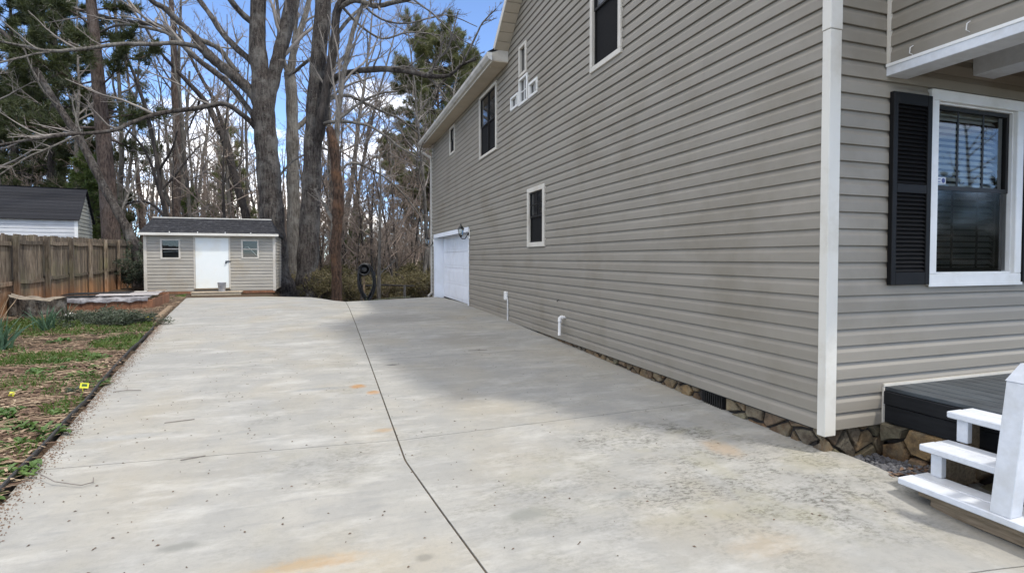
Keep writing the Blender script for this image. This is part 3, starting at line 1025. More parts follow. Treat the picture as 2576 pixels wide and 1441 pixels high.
MB().prism([(WX - ov - 0.10, GY - 0.02, EZ + 0.165), (WX - ov + 0.05, GY - 0.02, EZ + 0.20), (WX + 4.0, GY - 0.02, EZ + 2.6), (WX + 4.0, GY - 0.02, EZ + 2.75), (WX - ov - 0.10, GY - 0.02, EZ + 0.19)], (0, CY1 + 0.3 - GY, 0)).build('roof_slope', 'shingle', roof)
# downspout at the back corner
dn = MB()
dx, dy = WX - 0.05, CY1 - 0.02
dn.tube([(WX - ov - 0.06, CY1 + 0.2, EZ + 0.03), (WX - ov - 0.06, CY1 + 0.2, EZ - 0.12), (WX - ov + 0.08, CY1 + 0.12, EZ - 0.24), (dx - 0.02, dy, EZ - 0.40), (dx, dy, EZ - 0.55)], 0.042, 8)
dn.tube([(dx, dy, EZ - 0.52), (dx, dy, 0.30)], 0.040, 8)
dn.tube([(dx, dy, 0.32), (dx - 0.01, dy - 0.02, 0.22), (dx - 0.16, dy - 0.14, 0.12)], 0.045, 8)
H(dn.build('downspout', 'gutter'))

# ---- foundation: field stones in mortar
found = H(empty('foundation'))


def clip_poly(poly, nx_, ny_, d):
    out = []
    for i in range(len(poly)):
        p, q = poly[i], poly[(i + 1) % len(poly)]
        a, b = p[0] * nx_ + p[1] * ny_ - d, q[0] * nx_ + q[1] * ny_ - d
        if a <= 0: out.append(p)
        if (a < 0 < b) or (b < 0 < a):
            t = a / (a - b)
            out.append((p[0] + (q[0] - p[0]) * t, p[1] + (q[1] - p[1]) * t))
    return out


def stones(u0, u1, v0, v1, size, to3, parent, rng, holes=(), gap=0.012, depth=0.05):
    k = max(1, int((u1 - u0) * (v1 - v0) / size ** 2))
    seeds = []
    tries = 0
    while len(seeds) < k and tries < 6000:
        tries += 1
        p = (rng.uniform(u0, u1), rng.uniform(v0, v1))
        if all((p[0] - q[0]) ** 2 * 0.7 + (p[1] - q[1]) ** 2 * 1.3 > (size * 0.62) ** 2 for q in seeds):
            seeds.append(p)
    for i, p in enumerate(seeds):
        poly = [(u0, v0), (u1, v0), (u1, v1), (u0, v1)]
        for j, q in enumerate(seeds):
            if i == j or abs(q[0] - p[0]) > 5 * size: continue
            dx_, dy_ = q[0] - p[0], q[1] - p[1]
            ln = math.hypot(dx_, dy_)
            nx_, ny_ = dx_ / ln, dy_ / ln
            d = (p[0] + q[0]) / 2 * nx_ + (p[1] + q[1]) / 2 * ny_ - gap
            poly = clip_poly(poly, nx_, ny_, d)
            if len(poly) < 3: break
        if len(poly) < 3: continue
        cx = sum(a for a, b in poly) / len(poly); cy = sum(b for a, b in poly) / len(poly)
        if any(h[0] < cx < h[1] and h[2] < cy < h[3] for h in holes): continue
        # rough outline: extra points jittered
        rp = []
        for a, b in zip(poly, poly[1:] + poly[:1]):
            rp.append(a)
            if math.hypot(a[0] - b[0], a[1] - b[1]) > size * 0.28:
                rp.append(((a[0] + b[0]) / 2 + rng.uniform(-1, 1) * size * 0.07, (a[1] + b[1]) / 2 + rng.uniform(-1, 1) * size * 0.07))
        pr = depth * rng.uniform(0.55, 1.0)
        v = [to3(a, b, 0.0) for a, b in rp]
        v += [to3(cx + (a - cx) * 0.985, cy + (b - cy) * 0.985, pr * 0.8) for a, b in rp]
        tlx, tly = rng.uniform(-.35, .35) / size, rng.uniform(-.35, .35) / size
        v += [to3(cx + (a - cx) * 0.88, cy + (b - cy) * 0.88, pr * (1 + 0.5 * (tlx * (a - cx) + tly * (b - cy)))) for a, b in rp]
        v += [to3(cx, cy, pr * 1.02)]
        m_ = len(rp)
        f = []
        for r_ in range(2):
            for q in range(m_):
                q2 = (q + 1) % m_
                f.append((r_ * m_ + q, r_ * m_ + q2, (r_ + 1) * m_ + q2, (r_ + 1) * m_ + q))
        f += [(2 * m_ + q, 2 * m_ + (q + 1) % m_, 3 * m_) for q in range(m_)]
        link_mesh('stone', v, f, 'stone', parent, False)


rng = random.Random(5)
MB().box(WX + 0.045, WX + 0.0595, CY0 + 0.10, GD[0] - 0.08, -0.2, SB).build('mortar_bed', 'mortar', found)
MB().box(WX + 0.07, 4.2, CY0 + 0.055, CY0 + 0.098, -0.25, SB).build('mortar_bed', 'mortar', found)
vents = [(4.14, 4.46, -0.2, 0.3), (8.90, 9.22, -0.2, 0.3)]
# (side wall stones; seen from -X so u runs backwards for outward faces)
stones(CY0 + 0.04, 7.5, -0.10, SB + 0.05, 0.16, lambda a, b, d: (WX + 0.05 - d * 0.9, a, b), found, rng, vents)
stones(7.5, GD[0] - 0.1, 0.02, SB + 0.05, 0.13, lambda a, b, d: (WX + 0.05 - d * 0.9, a, b), found, rng, vents)
stones(WX + 0.03, 4.2, -0.22, SB + 0.02, 0.16, lambda a, b, d: (a, CY0 + 0.06 - d * 0.9, b), found, rng)
for (a, b, _, _) in vents:
    vt = MB().box(WX + 0.03, WX + 0.04, a, b, 0.0, SB + 0.04).build('foundation_vent', 'black', found)
    for i in range(9):
        ya = a + 0.02 + i * (b - a - 0.04) / 9
        MB().box(WX + 0.014, WX + 0.0295, ya, ya + 0.010, 0.02, SB + 0.03).build('vent_slat', 'edging', found)

# ---- utility bits on the side wall
ub = H(MB().box(WX - 0.065, WX - 0.010, 10.56, 10.70, 0.60, 0.78).build('outlet_box', 'white', None, 0.012))
ub2 = MB().tube([(WX - 0.04, 10.50, 0.62), (WX - 0.04, 10.50, 0.14)], 0.016, 8).build('conduit', 'pvc', ub)
MB().tube([(WX - 0.04, 10.58, 0.64), (WX - 0.045, 10.50, 0.64), (WX - 0.04, 10.50, 0.60)], 0.018, 8).build('elbow', 'pvc', ub)
pp = H(MB().tube([(WX + 0.02, 7.70, 0.545), (WX - 0.075, 7.70, 0.545), (WX - 0.098, 7.70, 0.53), (WX - 0.105, 7.70, 0.50), (WX - 0.105, 7.71, 0.26)], 0.024, 10).build('drain_pipe', 'pvc', None, 0, True))
MB().tube([(WX - 0.060, 7.70, 0.545), (WX - 0.080, 7.70, 0.545), (WX - 0.104, 7.70, 0.528), (WX - 0.105, 7.70, 0.48)], 0.031, 10).build('elbow', 'pvc', pp, 0, True)
H(MB().tube([(WX - 0.012, 7.95, 0.80), (WX - 0.035, 7.95, 0.79), (WX - 0.04, 7.96, 0.77)], 0.006, 6).build('wire_stub', 'black'))


# ---- wall lanterns by the garage door
def lantern(y, z, label):
    t = tag(empty('wall_lantern', (WX - 0.036, y, z)), label, 'lamp', 'carriage lanterns either side of the garage door')
    MB().box(-0.0005, 0.02, -0.06, 0.06, -0.13, 0.13).build('mounting_block', 'white', t, 0.004)
    MB().lathe([(0.045, 0), (0.05, 0.01), (0.02, 0.03)], (0, 0, 0), 12, 'z').build('back_plate', 'black_metal', t).rotation_euler = (0, -math.pi / 2, 0)
    pts = [(-0.02, 0, 0.0), (-0.05, 0, -0.06), (-0.10, 0, -0.13), (-0.17, 0, -0.14), (-0.21, 0, -0.10), (-0.21, 0, -0.06)]
    MB().tube(pts, 0.011, 8).build('arm', 'black_metal', t, 0, True)
    MB().lathe([(0.012, -0.10), (0.03, -0.07), (0.05, -0.05), (0.052, -0.04)], (-0.21, 0, 0), 8).build('base_cup', 'black_metal', t)
    for k in range(6):
        a = k * math.pi / 3
        MB().tube([(-0.21 + 0.05 * math.cos(a), 0.05 * math.sin(a), -0.04), (-0.21 + 0.078 * math.cos(a), 0.078 * math.sin(a), 0.12)], 0.006, 5).build('glazing_bar', 'black_metal', t)
    MB().lathe([(0.044, -0.04), (0.070, 0.118)], (-0.21, 0, 0), 6).build('glass', 'glass', t)
    MB().lathe([(0.095, 0.12), (0.088, 0.135), (0.05, 0.19), (0.022, 0.215), (0.022, 0.235), (0.012, 0.245), (0.010, 0.275), (0.002, 0.29)], (-0.21, 0, 0), 10).build('cap', 'black_metal', t)
    return t


lantern(13.80, 2.12, 'black carriage lantern on the siding by the near top corner of the garage door')
lantern(18.96, 2.02, 'black carriage lantern between the garage door and the back downspout')

# ---- front window with shutters
def sheet_y(x0, x1, y, z0, z1):
    return MB().quad((x0, y, z0), (x1, y, z0), (x1, y, z1), (x0, y, z1))


fw = H(empty('front_window'))
fx0, fx1, fz0, fz1 = 4.555, 5.712, 1.255, 2.825
FY = CY0
wmb = MB()
w = 0.088
wmb.box(fx0, fx1, FY - 0.045, FY + 0.02, fz0, fz0 + w)
wmb.box(fx0, fx1, FY - 0.045, FY + 0.02, fz1 - w, fz1)
wmb.box(fx0, fx0 + w, FY - 0.045, FY + 0.02, fz0 + w + 0.0005, fz1 - w - 0.0005)
wmb.box(fx1 - w, fx1, FY - 0.045, FY + 0.02, fz0 + w + 0.0005, fz1 - w - 0.0005)
wmb.build('casing', 'white', fw, 0.006)
MB().box(fx0 - 0.006, fx1 + 0.006, FY - 0.052, FY - 0.046, fz0 - 0.012, fz0 + 0.012).build('sill', 'white', fw)
ix0, ix1, iz0, iz1 = fx0 + w, fx1 - w, fz0 + w, fz1 - w
zm = 2.055
ring(MB(), FY - 0.012, FY + 0.09, ix0 + 0.0005, ix1 - 0.0005, iz0 + 0.0005, iz1 - 0.0005, 0.014, 'x').build('reveal', 'white', fw)
ix0 += 0.014; ix1 -= 0.014; iz0 += 0.014; iz1 -= 0.014
ring(MB(), FY + 0.012, FY + 0.045, ix0, ix1, zm - 0.02, iz1, 0.034, 'x').build('upper_sash', 'sash', fw)
ring(MB(), FY + 0.046, FY + 0.08, ix0, ix1, iz0, zm + 0.02, 0.034, 'x').build('lower_sash', 'sash', fw)
sheet_y(ix0 + 0.034, ix1 - 0.034, FY + 0.03, zm + 0.014, iz1 - 0.034).build('pane', 'glass', fw)
sheet_y(ix0 + 0.034, ix1 - 0.034, FY + 0.062, iz0 + 0.034, zm - 0.014).build('pane', 'glass', fw)
sheet_y(ix0 + 0.006, ix1 - 0.006, FY + 0.017, iz0 + 0.01, zm - 0.022).build('insect_screen', 'glass_screen', fw)
for k in (1, 2):
    x = ix0 + (ix1 - ix0) * k / 3
    MB().box(x - 0.011, x + 0.011, FY + 0.024, FY + 0.0275, zm + 0.014, iz1 - 0.034).build('muntin', 'sash', fw)
    MB().box(x - 0.011, x + 0.011, FY + 0.054, FY + 0.059, iz0 + 0.034, zm - 0.014).build('muntin', 'sash', fw)
bl = empty('window_blind', (0, FY + 0.12, 0), fw)
k = 26
for i in range(k):
    z = iz0 + 0.03 + i * (iz1 - iz0 - 0.1) / (k - 1)
    o = MB().box(ix0 + 0.02, ix1 - 0.02, -0.023, 0.023, -0.0015, 0.0015).build('slat', 'blind', bl) if i == 0 else None
    if i == 0:
        slat0 = o
    else:
        o = slat0.copy(); col.objects.link(o); o.parent = bl
    o.location = (0, 0, z)
    o.rotation_euler = (R(48 if i % 7 else 44), 0, 0)
MB().box(ix0 + 0.015, ix1 - 0.015, -0.03, 0.03, iz1 - 0.05, iz1 - 0.005).build('head_rail', 'blind', bl)
MB().box(4.30, 6.0, FY + 0.25, FY + 0.27, 1.0, 3.0).build('dark_room_wall', 'interior', fw)
# alarm sticker low in the left pane
st = MB().box(ix0 + 0.04, ix0 + 0.185, FY + 0.0265, FY + 0.0272, zm + 0.03, zm + 0.085).build('alarm_sticker', 'paint', fw)
MB().lathe([(0.021, 0), (0.021, 0.0006)], (ix0 + 0.155, FY + 0.0254, zm + 0.0575), 14, 'y').build('sticker_print', 'lead', fw)
MB().box(ix0 + 0.05, ix0 + 0.12, FY + 0.0257, FY + 0.0263, zm + 0.066, zm + 0.072).box(ix0 + 0.05, ix0 + 0.12, FY + 0.0257, FY + 0.0263, zm + 0.044, zm + 0.050).build('sticker_print', 'lead', fw)


def shutter(x0, x1):
    s = H(empty('shutter', (x0, FY, 1.262)))
    s.matrix_parent_inverse = Matrix.Translation(-HL)
    W_, Hh = x1 - x0, 1.495
    d0, d1 = -0.055, -0.018
    MB().box(0, 0.05, d0, d1, 0, Hh).build('stile', 'black', s, 0.003)
    MB().box(W_ - 0.05, W_, d0, d1, 0, Hh).build('stile', 'black', s, 0.003)
    rails = [(0, 0.10), (0.72, 0.79), (Hh - 0.09, Hh)]
    for a, b in rails:
        MB().box(0.051, W_ - 0.051, d0 + 0.001, d1, a, b).build('rail', 'black', s, 0.003)
    MB().box(0.05, W_ - 0.05, -0.024, -0.018, 0.05, Hh - 0.05).build('back_panel', 'black', s)
    sl = None
    for a, b in ((0.10, 0.72), (0.79, Hh - 0.09)):
        k = int((b - a) / 0.032)
        for i in range(k):
            z = a + (i + 0.5) * (b - a) / k
            if sl is None:
                sl = MB().box(0.052, W_ - 0.052, -0.017, 0.017, -0.003, 0.003).build('louvre', 'black', s); o = sl
            else:
                o = sl.copy(); col.objects.link(o); o.parent = s
            o.location = (0, -0.037, z); o.rotation_euler = (R(50), 0, 0)
    return s


shutter(4.118, 4.548)
shutter(5.719, 6.15)

# ---- storey that juts out over the porch, with its beams
jut = H(empty('jutting_storey'))
JX, JY, JZ = 4.105, 2.08, 2.95
z = JZ + 0.012
while z < 5.6:
    boards(jut, 'siding', z, CH, [], lambda q: (JY, CY0 - 0.022), 'y', JX, -1)
    z += CH
MB().box(JX + 0.004, JX + 0.2, JY + 0.01, CY0 - 0.02, JZ + 0.01, 5.6).build('wall_core', 'interior', jut)
MB().box(JX - 0.03, JX + 0.19, JY - 0.02, CY0 - 0.018, 2.872, 2.945).build('lower_beam', 'paint', jut, 0.003)
MB().box(JX - 0.036, JX - 0.0305, JY - 0.02, CY0 - 0.018, 2.94, 2.962).build('drip_edge', 'white', jut)
MB().box(JX - 0.03, JX + 0.012, CY0 - 0.044, CY0 - 0.0175, 2.963, 5.6).build('inside_corner_trim', 'cream', jut)
MB().box(5.07, 5.33, JY + 0.02, CY0 - 0.018, 2.985, 3.26).build('ceiling_beam', 'paint', jut, 0.003)
MB().box(JX + 0.2, 11.5, JY + 0.02, CY0 - 0.018, 3.262, 3.30).build('porch_ceiling', 'ceiling', jut)
MB().box(JX + 0.05, 11.5, JY, JY + 0.15, 2.95, 5.6).build('wall_core', 'siding', jut)
MB().box(JX + 0.05, 11.5, JY, CY0, 5.602, 5.7).build('roof_slope', 'shingle', jut)
for (yy, zz_, s_) in ((2.82, 3.0, 1), (2.45, 3.02, 1.1)):
    MB().tube([(JX - 0.02, yy, zz_ - 0.03), (JX - 0.05, yy + 0.004, zz_ - 0.02), (JX - 0.05, yy, zz_ + 0.02 * s_), (JX - 0.025, yy - 0.004, zz_ + 0.035 * s_)], 0.0035, 6).build('cup_hook', 'pvc', jut)

# ---- porch deck and steps
DZ = 0.468
DX = 4.112
deck = tag(empty('porch_deck', (DX, CY0, 0)), 'dark grey painted plank porch deck on a black rim board against the house', 'deck')


def D(o):
    o.parent = deck; o.matrix_parent_inverse = Matrix.Translation(-Vector((DX, CY0, 0))); return o


pw = 0.138
plank0 = None
for i in range(26):
    if plank0 is None:
        plank0 = MB().box(0, pw - 0.010, -1.9, -0.022, DZ - 0.03, DZ).build('plank', 'deck', deck, 0.003); o = plank0
    else:
        o = plank0.copy(); col.objects.link(o); o.parent = deck
    o.location = (i * pw + 0.004, 0, 0)
    o.rotation_euler = (0, 0, 0)
D(MB().box(DX - 0.014, DX + 0.030, 1.13, CY0 - 0.022, DZ - 0.135, DZ - 0.032).build('rim_board', 'fascia_black', None, 0.004))
D(MB().box(DX - 0.002, DX + 0.036, 1.13, CY0 - 0.022, DZ - 0.275, DZ - 0.139).build('rim_board', 'fascia_black', None, 0.004))
D(MB().box(DX + 0.06, DX + 0.30, 1.2, CY0 - 0.03, -0.2, DZ - 0.034).build('joist_block', 'interior'))
D(MB().box(DX - 0.016, DX + 3.6, CY0 - 0.034, CY0 - 0.0175, DZ + 0.001, DZ + 0.022).build('trim_strip', 'cream'))
D(MB().box(DX - 0.02, DX - 0.001, CY0 - 0.03, CY0 - 0.0175, 0.14, DZ - 0.001).build('trim_strip', 'cream'))
# stone pier wall under the deck
pier = tag(empty('porch_stone_wall', (DX, 2.0, -0.2)), 'rough mortared field stone wall under the black edge of the porch deck', 'wall')
o = MB().box(DX + 0.036, DX + 0.058, 1.2, CY0 - 0.03, -0.2, DZ - 0.28).build('mortar_bed', 'mortar', None)
o.parent = pier; o.matrix_parent_inverse = Matrix.Translation(-Vector((DX, 2.0, -0.2)))
stones(1.2, CY0 - 0.03, -0.24, DZ - 0.28, 0.19, lambda a, b, d: (0.036 - d * 1.2, a - 2.0, b + 0.2), pier, random.Random(11), gap=0.010, depth=0.085)

SYF = 2.41
steps = tag(empty('porch_steps', (3.42, SYF, 0)), 'white painted open porch steps with a square newel post', 'steps')


def S(o):
    o.parent = steps; o.matrix_parent_inverse = Matrix.Translation(-Vector((3.42, SYF, 0))); return o


SYN = 1.30
for i, (x, z) in enumerate([(3.425, 0.075), (3.615, 0.268), (3.87, 0.458)]):
    ya = SYF
    # two boards make each tread
    wA = 0.135
    S(MB().box(x, x + wA, SYN, ya, z - 0.042, z).build('tread_board', 'paint', None, 0.006))
    S(MB().box(x + wA + 0.006, x + 2 * wA, SYN, ya - 0.004, z - 0.042, z - 0.001).build('tread_board', 'paint', None, 0.006))
for (x, z0, z1) in [(3.66, 0.075, 0.226), (3.90, 0.268, 0.416)]:
    for yy in (SYF - 0.11, SYN + 0.02):
        S(MB().box(x, x + 0.045, yy, yy + 0.065, z0 + 0.0, z1 - 0.0005).build('riser_leg', 'paint', None, 0.003))
# stringers hidden behind the legs
for yy in (SYF - 0.075, SYN + 0.03):
    S(MB().prism([(3.71, yy, -0.02), (4.08, yy, -0.02), (4.08, yy, 0.41), (3.95, yy, 0.41), (3.95, yy, 0.22), (3.71, yy, 0.22)], (0, 0.035, 0)).build('stringer', 'raw_wood', None))
S(MB().box(3.48, 3.565, 1.50, SYF - 0.09, -0.012, 0.0325).build('sleeper', 'raw_wood', None, 0.004))
S(MB().box(3.50, 3.66, 1.62, SYF - 0.15, -0.075, -0.0125).build('sleeper', 'raw_wood', None, 0.004))
# newel on the lowest tread
nx0, ny0, nw = 3.435, 1.815, 0.098
nm = MB()
nm.box(nx0, nx0 + nw, ny0, ny0 + nw, 0.0755, 0.80)
lean = lambda p: (p[0] + 0.10 * (p[2] - 0.0755), p[1] - 0.035 * (p[2] - 0.0755), p[2])
nm.v = [lean(p) for p in nm.v]
S(nm.build('newel_post', 'paint', None, 0.003))
cp = MB()
b = 0
cp.v = [(nx0 - 0.004, ny0 - 0.004, 0.801), (nx0 + nw + 0.004, ny0 - 0.004, 0.801), (nx0 + nw + 0.004, ny0 + nw + 0.004, 0.801), (nx0 - 0.004, ny0 + nw + 0.004, 0.801),
        (nx0 + 0.035, ny0 + 0.035, 0.90), (nx0 + nw - 0.035, ny0 + 0.035, 0.90), (nx0 + nw - 0.035, ny0 + nw - 0.035, 0.90), (nx0 + 0.035, ny0 + nw - 0.035, 0.90)]
cp.f = [(3, 2, 1, 0), (4, 5, 6, 7), (0, 1, 5, 4), (1, 2, 6, 5), (2, 3, 7, 6), (3, 0, 4, 7)]
cp.v = [lean(p) for p in cp.v]
S(cp.build('newel_cap', 'paint', None))
for i in range(2):
    S(MB().box(nx0 + nw + 0.06, DX - 0.02, ny0 + 0.03, ny0 + 0.065, 0.30 + 0.27 * i, 0.38 + 0.27 * i).build('rail', 'paint', None, 0.003))

# gravel pocket between drive, house corner and deck
gr = random.Random(3)
ico = bmesh.new(); bmesh.ops.create_icosphere(ico, subdivisions=1, radius=1)
iv = np.array([v.co[:] for v in ico.verts]); if_ = np.array([[q.index for q in f.verts] for f in ico.faces]); ico.free()
vs, fs, bb = [], [], 0
for i in range(900):
    x, y = gr.uniform(3.62, 4.10), gr.uniform(2.40, 3.05)
    s = gr.uniform(0.010, 0.024)
    sc3 = np.array([s * gr.uniform(0.8, 1.5), s * gr.uniform(0.8, 1.5), s * gr.uniform(0.6, 1.0)])
    p = iv * sc3 * (1 + 0.2 * np.array([[gr.uniform(-1, 1)] for _ in iv]))
    vs.append(p + np.array([x, y, -0.105 + 0.05 * smooth(0, 0.45, 3.0 - y) + gr.uniform(0, 0.03)])); fs.append(if_ + bb); bb += len(iv)
tag(link_mesh('gravel', np.concatenate(vs), np.concatenate(fs), 'gravel', None, False), 'loose grey gravel in the pocket between stone corner and porch deck', 'gravel', kind='stuff')

# ================================================================== FENCE
FA, FD = np.array([-6.42, 14.3]), np.array([-0.23, 1.905])
fence = tag(empty('wooden_fence', (FA[0], FA[1], 0)), 'weathered board privacy fence with square posts along the left side of the yard', 'fence')
fa = math.atan2(-FD[0], FD[1])            # turn from +Y
fence.rotation_euler = (0, 0, fa)
FL = float(np.hypot(*FD))


def fence_top(s): return 1.98 + 0.036 * s
def fence_gz(s):
    p = FA + FD * s
    return ground_z(p[0], p[1])


rng = random.Random(21)
# local frame: +y along the fence, +x towards the yard
pk = MB().box(-0.011, 0.008, -0.068, 0.068, 0, 1.0).build('picket', 'fence', fence)
first = True
y = -3 * FL
while y < 6 * FL:
    s = y / FL
    o = pk if first else pk.copy()
    if not first:
        col.objects.link(o); o.parent = fence
    first = False
    z0 = fence_gz(s) - 0.05
    o.location = (-0.06 + rng.uniform(-0.004, 0.004), y, z0)
    o.scale = (1, 1, fence_top(s) + rng.uniform(-0.02, 0.03) - z0)
    o.rotation_euler = (R(rng.uniform(-0.6, 0.6)), 0, 0)
    y += 0.1425 + rng.uniform(0.0, 0.009)
for k in range(-3, 7):
    g = fence_gz(k)
    MB().box(0.0, 0.095, -0.0475, 0.0475, g - 0.1, fence_top(k) - 0.02).build('post', 'fence', fence, 0.005).location = (-0.0, k * FL, 0)
    if k < 6:
        for zz_, hh in ((fence_top(k + 0.5) - 0.16, 0.09), ((fence_gz(k + 0.5) + fence_top(k + 0.5)) / 2 - 0.16, 0.085)):
            sag = rng.uniform(0.01, 0.035)
            m_ = MB()
            pts = [(-0.05, 0.05, zz_ + 0.01), (-0.05, FL / 2, zz_ - sag), (-0.05, FL - 0.05, zz_ + rng.uniform(-0.02, 0.02))]
            v, f = [], []
            for (px_, py_, pz_) in pts:
                v += [(px_, py_, pz_ - hh / 2), (px_ + 0.038, py_, pz_ - hh / 2), (px_ + 0.038, py_, pz_ + hh / 2), (px_, py_, pz_ + hh / 2)]
            for q in range(2):
                for e in range(4):
                    e2 = (e + 1) % 4
                    f.append((q * 4 + e, q * 4 + e2, q * 4 + 4 + e2, q * 4 + 4 + e))
            f += [(3, 2, 1, 0), (8, 9, 10, 11)]
            link_mesh('rail', v, f, 'fence', fence).location = (0, k * FL, 0)

# ================================================================== TAN SHED
SX0, SX1, SY, SZ0, SZ1 = -6.10, -1.935, 21.7, 0.30, 2.33
SDEP = 2.5
shed = tag(empty('garden_shed', (SX0, SY, SZ0)), 'tan lap-sided garden shed with white door and two small windows', 'shed')


def SH(o):
    o.parent = shed; o.matrix_parent_inverse = Matrix.Translation(-Vector((SX0, SY, SZ0))); return o


SH(MB().box(SX0 + 0.03, SX1 - 0.03, SY + 0.03, SY + SDEP, SZ0, SZ1 + 0.05).build('wall', 'shed_siding'))
DXa, DXb, DZ1 = -4.56, -3.46, 2.225
swins = [(-5.615, -5.00, 1.445, 2.155), (-3.062, -2.475, 1.457, 2.157)]
z = SZ0
k = 0
nc = 17
sch = (SZ1 - SZ0) / nc
for k in range(nc):
    boards(None, 'shed_siding', SZ0 + k * sch, sch, [(DXa - 0.03, DXb + 0.03, -1, DZ1 + 0.03)] + swins, lambda q: (SX0 + 0.03, SX1 - 0.03), 'x', SY, -1, True, SH)
    boards(None, 'shed_siding', SZ0 + k * sch, sch, [], lambda q: (SY + 0.03, SY + SDEP), 'y', SX1, 1, True, SH)
for xa in (SX0 - 0.02, SX1 - 0.075):
    SH(MB().box(xa, xa + 0.095, SY - 0.03, SY + 0.02, SZ0 - 0.03, SZ1 + 0.02).build('corner_trim', 'cream', None, 0.004))
dr = SH(MB().box(DXa + 0.02, DXb - 0.02, SY - 0.022, SY + 0.012, 0.40, DZ1 - 0.02).build('door', 'door_white', None, 0.004))
fr = MB().box(DXa - 0.035, DXa + 0.015, SY - 0.034, SY + 0.01, SZ0 + 0.05, DZ1 + 0.03).box(DXb - 0.015, DXb + 0.035, SY - 0.034, SY + 0.01, SZ0 + 0.05, DZ1 + 0.03).box(DXa + 0.0155, DXb - 0.0155, SY - 0.034, SY + 0.01, DZ1 - 0.015, DZ1 + 0.03)
SH(fr.build('door_frame', 'cream', None))
hp = MB().box(DXb - 0.12, DXb + 0.06, SY - 0.048, SY - 0.0345, 1.345, 1.385).build('hasp', 'black_metal', dr)
MB().lathe([(0.018, 0), (0.030, -0.03), (0.022, -0.05)], (DXb - 0.10, SY - 0.0225, 1.31), 10, 'y').build('knob', 'black_metal', dr)
SH(MB().box(DXa - 0.02, DXb + 0.02, SY - 0.06, SY + 0.01, 0.365, 0.398).build('threshold', 'raw_wood'))
for wi, (a, b, c, d) in enumerate(swins):
    wo = SH(ring(MB(), SY - 0.035, SY + 0.02, a, b, c, d, 0.055, 'x').build('window', 'cream', None, 0.003))
    zm_ = (c + d) / 2
    MB().box(a + 0.055, b - 0.055, SY - 0.028, SY + 0.01, zm_ - 0.016, zm_ + 0.016).build('meeting_rail', 'cream', wo)
    sheet_y(a + 0.05, b - 0.05, SY - 0.004, c + 0.05, zm_ - 0.0165).build('pane', 'glass', wo)
    sheet_y(a + 0.05, b - 0.05, SY - 0.002, zm_ + 0.0165, d - 0.05).build('pane', 'glass', wo)
    MB().box(a + 0.04, b - 0.04, SY + 0.018, SY + 0.028, c + 0.04, d - 0.04).build('dark_room_wall', 'interior', wo)
    if wi == 1:
        MB().tube([(a + 0.08, SY + 0.012, zm_ + 0.05), (a + 0.22, SY + 0.012, zm_ + 0.09), (b - 0.08, SY + 0.012, c + 0.12)], 0.012, 5).build('reflection_streak', 'white', wo)
    else:
        MB().tube([(a + 0.08, SY + 0.012, zm_ - 0.10), (b - 0.06, SY + 0.012, zm_ - 0.08)], 0.008, 5).build('reflection_streak', 'white', wo)
    # the white strips behind the glass stand in for reflections on the panes
sroof = SH(empty('shed_roof'))
RY, RZ = SY + 1.20, 2.965
ex0, ex1, ey, ez = SX0 - 0.10, SX1 + 0.10, SY - 0.22, SZ1 - 0.02
rx0, rx1 = SX0 - 0.02, SX1 - 0.24
rd = MB()
by_ = SY + SDEP + 0.2
rd.v = [(ex0, ey, ez), (ex1, ey, ez), (ex1, by_, ez), (ex0, by_, ez), (ex0, ey, ez + 0.05), (ex1, ey, ez + 0.05), (ex1, by_, ez + 0.05), (ex0, by_, ez + 0.05), (rx0, RY, RZ), (rx1, RY, RZ)]
rd.f = [(3, 2, 1, 0), (0, 1, 5, 4), (1, 2, 6, 5), (2, 3, 7, 6), (3, 0, 4, 7), (4, 5, 9, 8), (5, 6, 9), (6, 7, 8, 9), (7, 4, 8)]
rd.build('roof_deck', 'fascia_black', sroof)
# shingle courses, each tab its own piece
rs = random.Random(9)
ncs, ntb = 7, 17
for i in range(ncs):
    t0, t1 = i / ncs, (i + 1) / ncs + 0.03
    for j in range(ntb):
        off = (0.5 if i % 2 else 0)
        a = max(0.0, (j - off) / (ntb - 0.5)); b = min(1.0, (j + 1 - off) / (ntb - 0.5))
        if b - a < 0.01: continue
        def rp(s, t, lift):
            xa, xb = ex0 + (rx0 - ex0) * t, ex1 + (rx1 - ex1) * t
            return (xa + (xb - xa) * s, ey - 0.03 + (RY - ey + 0.03) * t, ez + 0.055 + (RZ - ez - 0.05) * t + lift)
        g = 0.0008
        lf = 0.012 + rs.uniform(0, 0.006)
        v = [rp(a + g, t0, lf), rp(b - g, t0, lf), rp(b - g, t1, 0.004), rp(a + g, t1, 0.004), rp(a + g, t0, 0.0), rp(b - g, t0, 0.0)]
        link_mesh('shingle', v, [(0, 1, 2, 3), (4, 5, 1, 0), (4, 0, 3), (5, 2, 1)], 'shed_shingle', sroof)
MB().box(rx0 - 0.02, rx1 + 0.02, RY - 0.05, RY + 0.05, RZ - 0.005, RZ + 0.032).build('ridge_cap', 'corner', sroof)
MB().box(ex0 - 0.02, ex1 + 0.05, ey - 0.05, ey - 0.032, ez - 0.035, ez + 0.052).build('eave_board', 'corner', sroof)
for xx in (-5.28, -4.42, -3.55, -2.72):
    MB().box(xx, xx + 0.02, ey - 0.058, ey + 0.01, ez + 0.053, ez + 0.10).build('gutter_strap', 'white', sroof)
MB().box(ex0, ex1, ey - 0.031, SY - 0.018, ez - 0.02, ez - 0.005).build('eave_soffit', 'soffit', sroof)
SH(MB().box(SX0 + 0.02, SX1 - 0.02, SY - 0.018, SY + 0.06, 0.20, SZ0 - 0.002).build('skid', 'redboard'))
SH(MB().box(SX0 + 0.2, SX1 - 0.2, SY + 0.2, SY + SDEP - 0.2, 0.0, 0.25).build('skid', 'timber'))
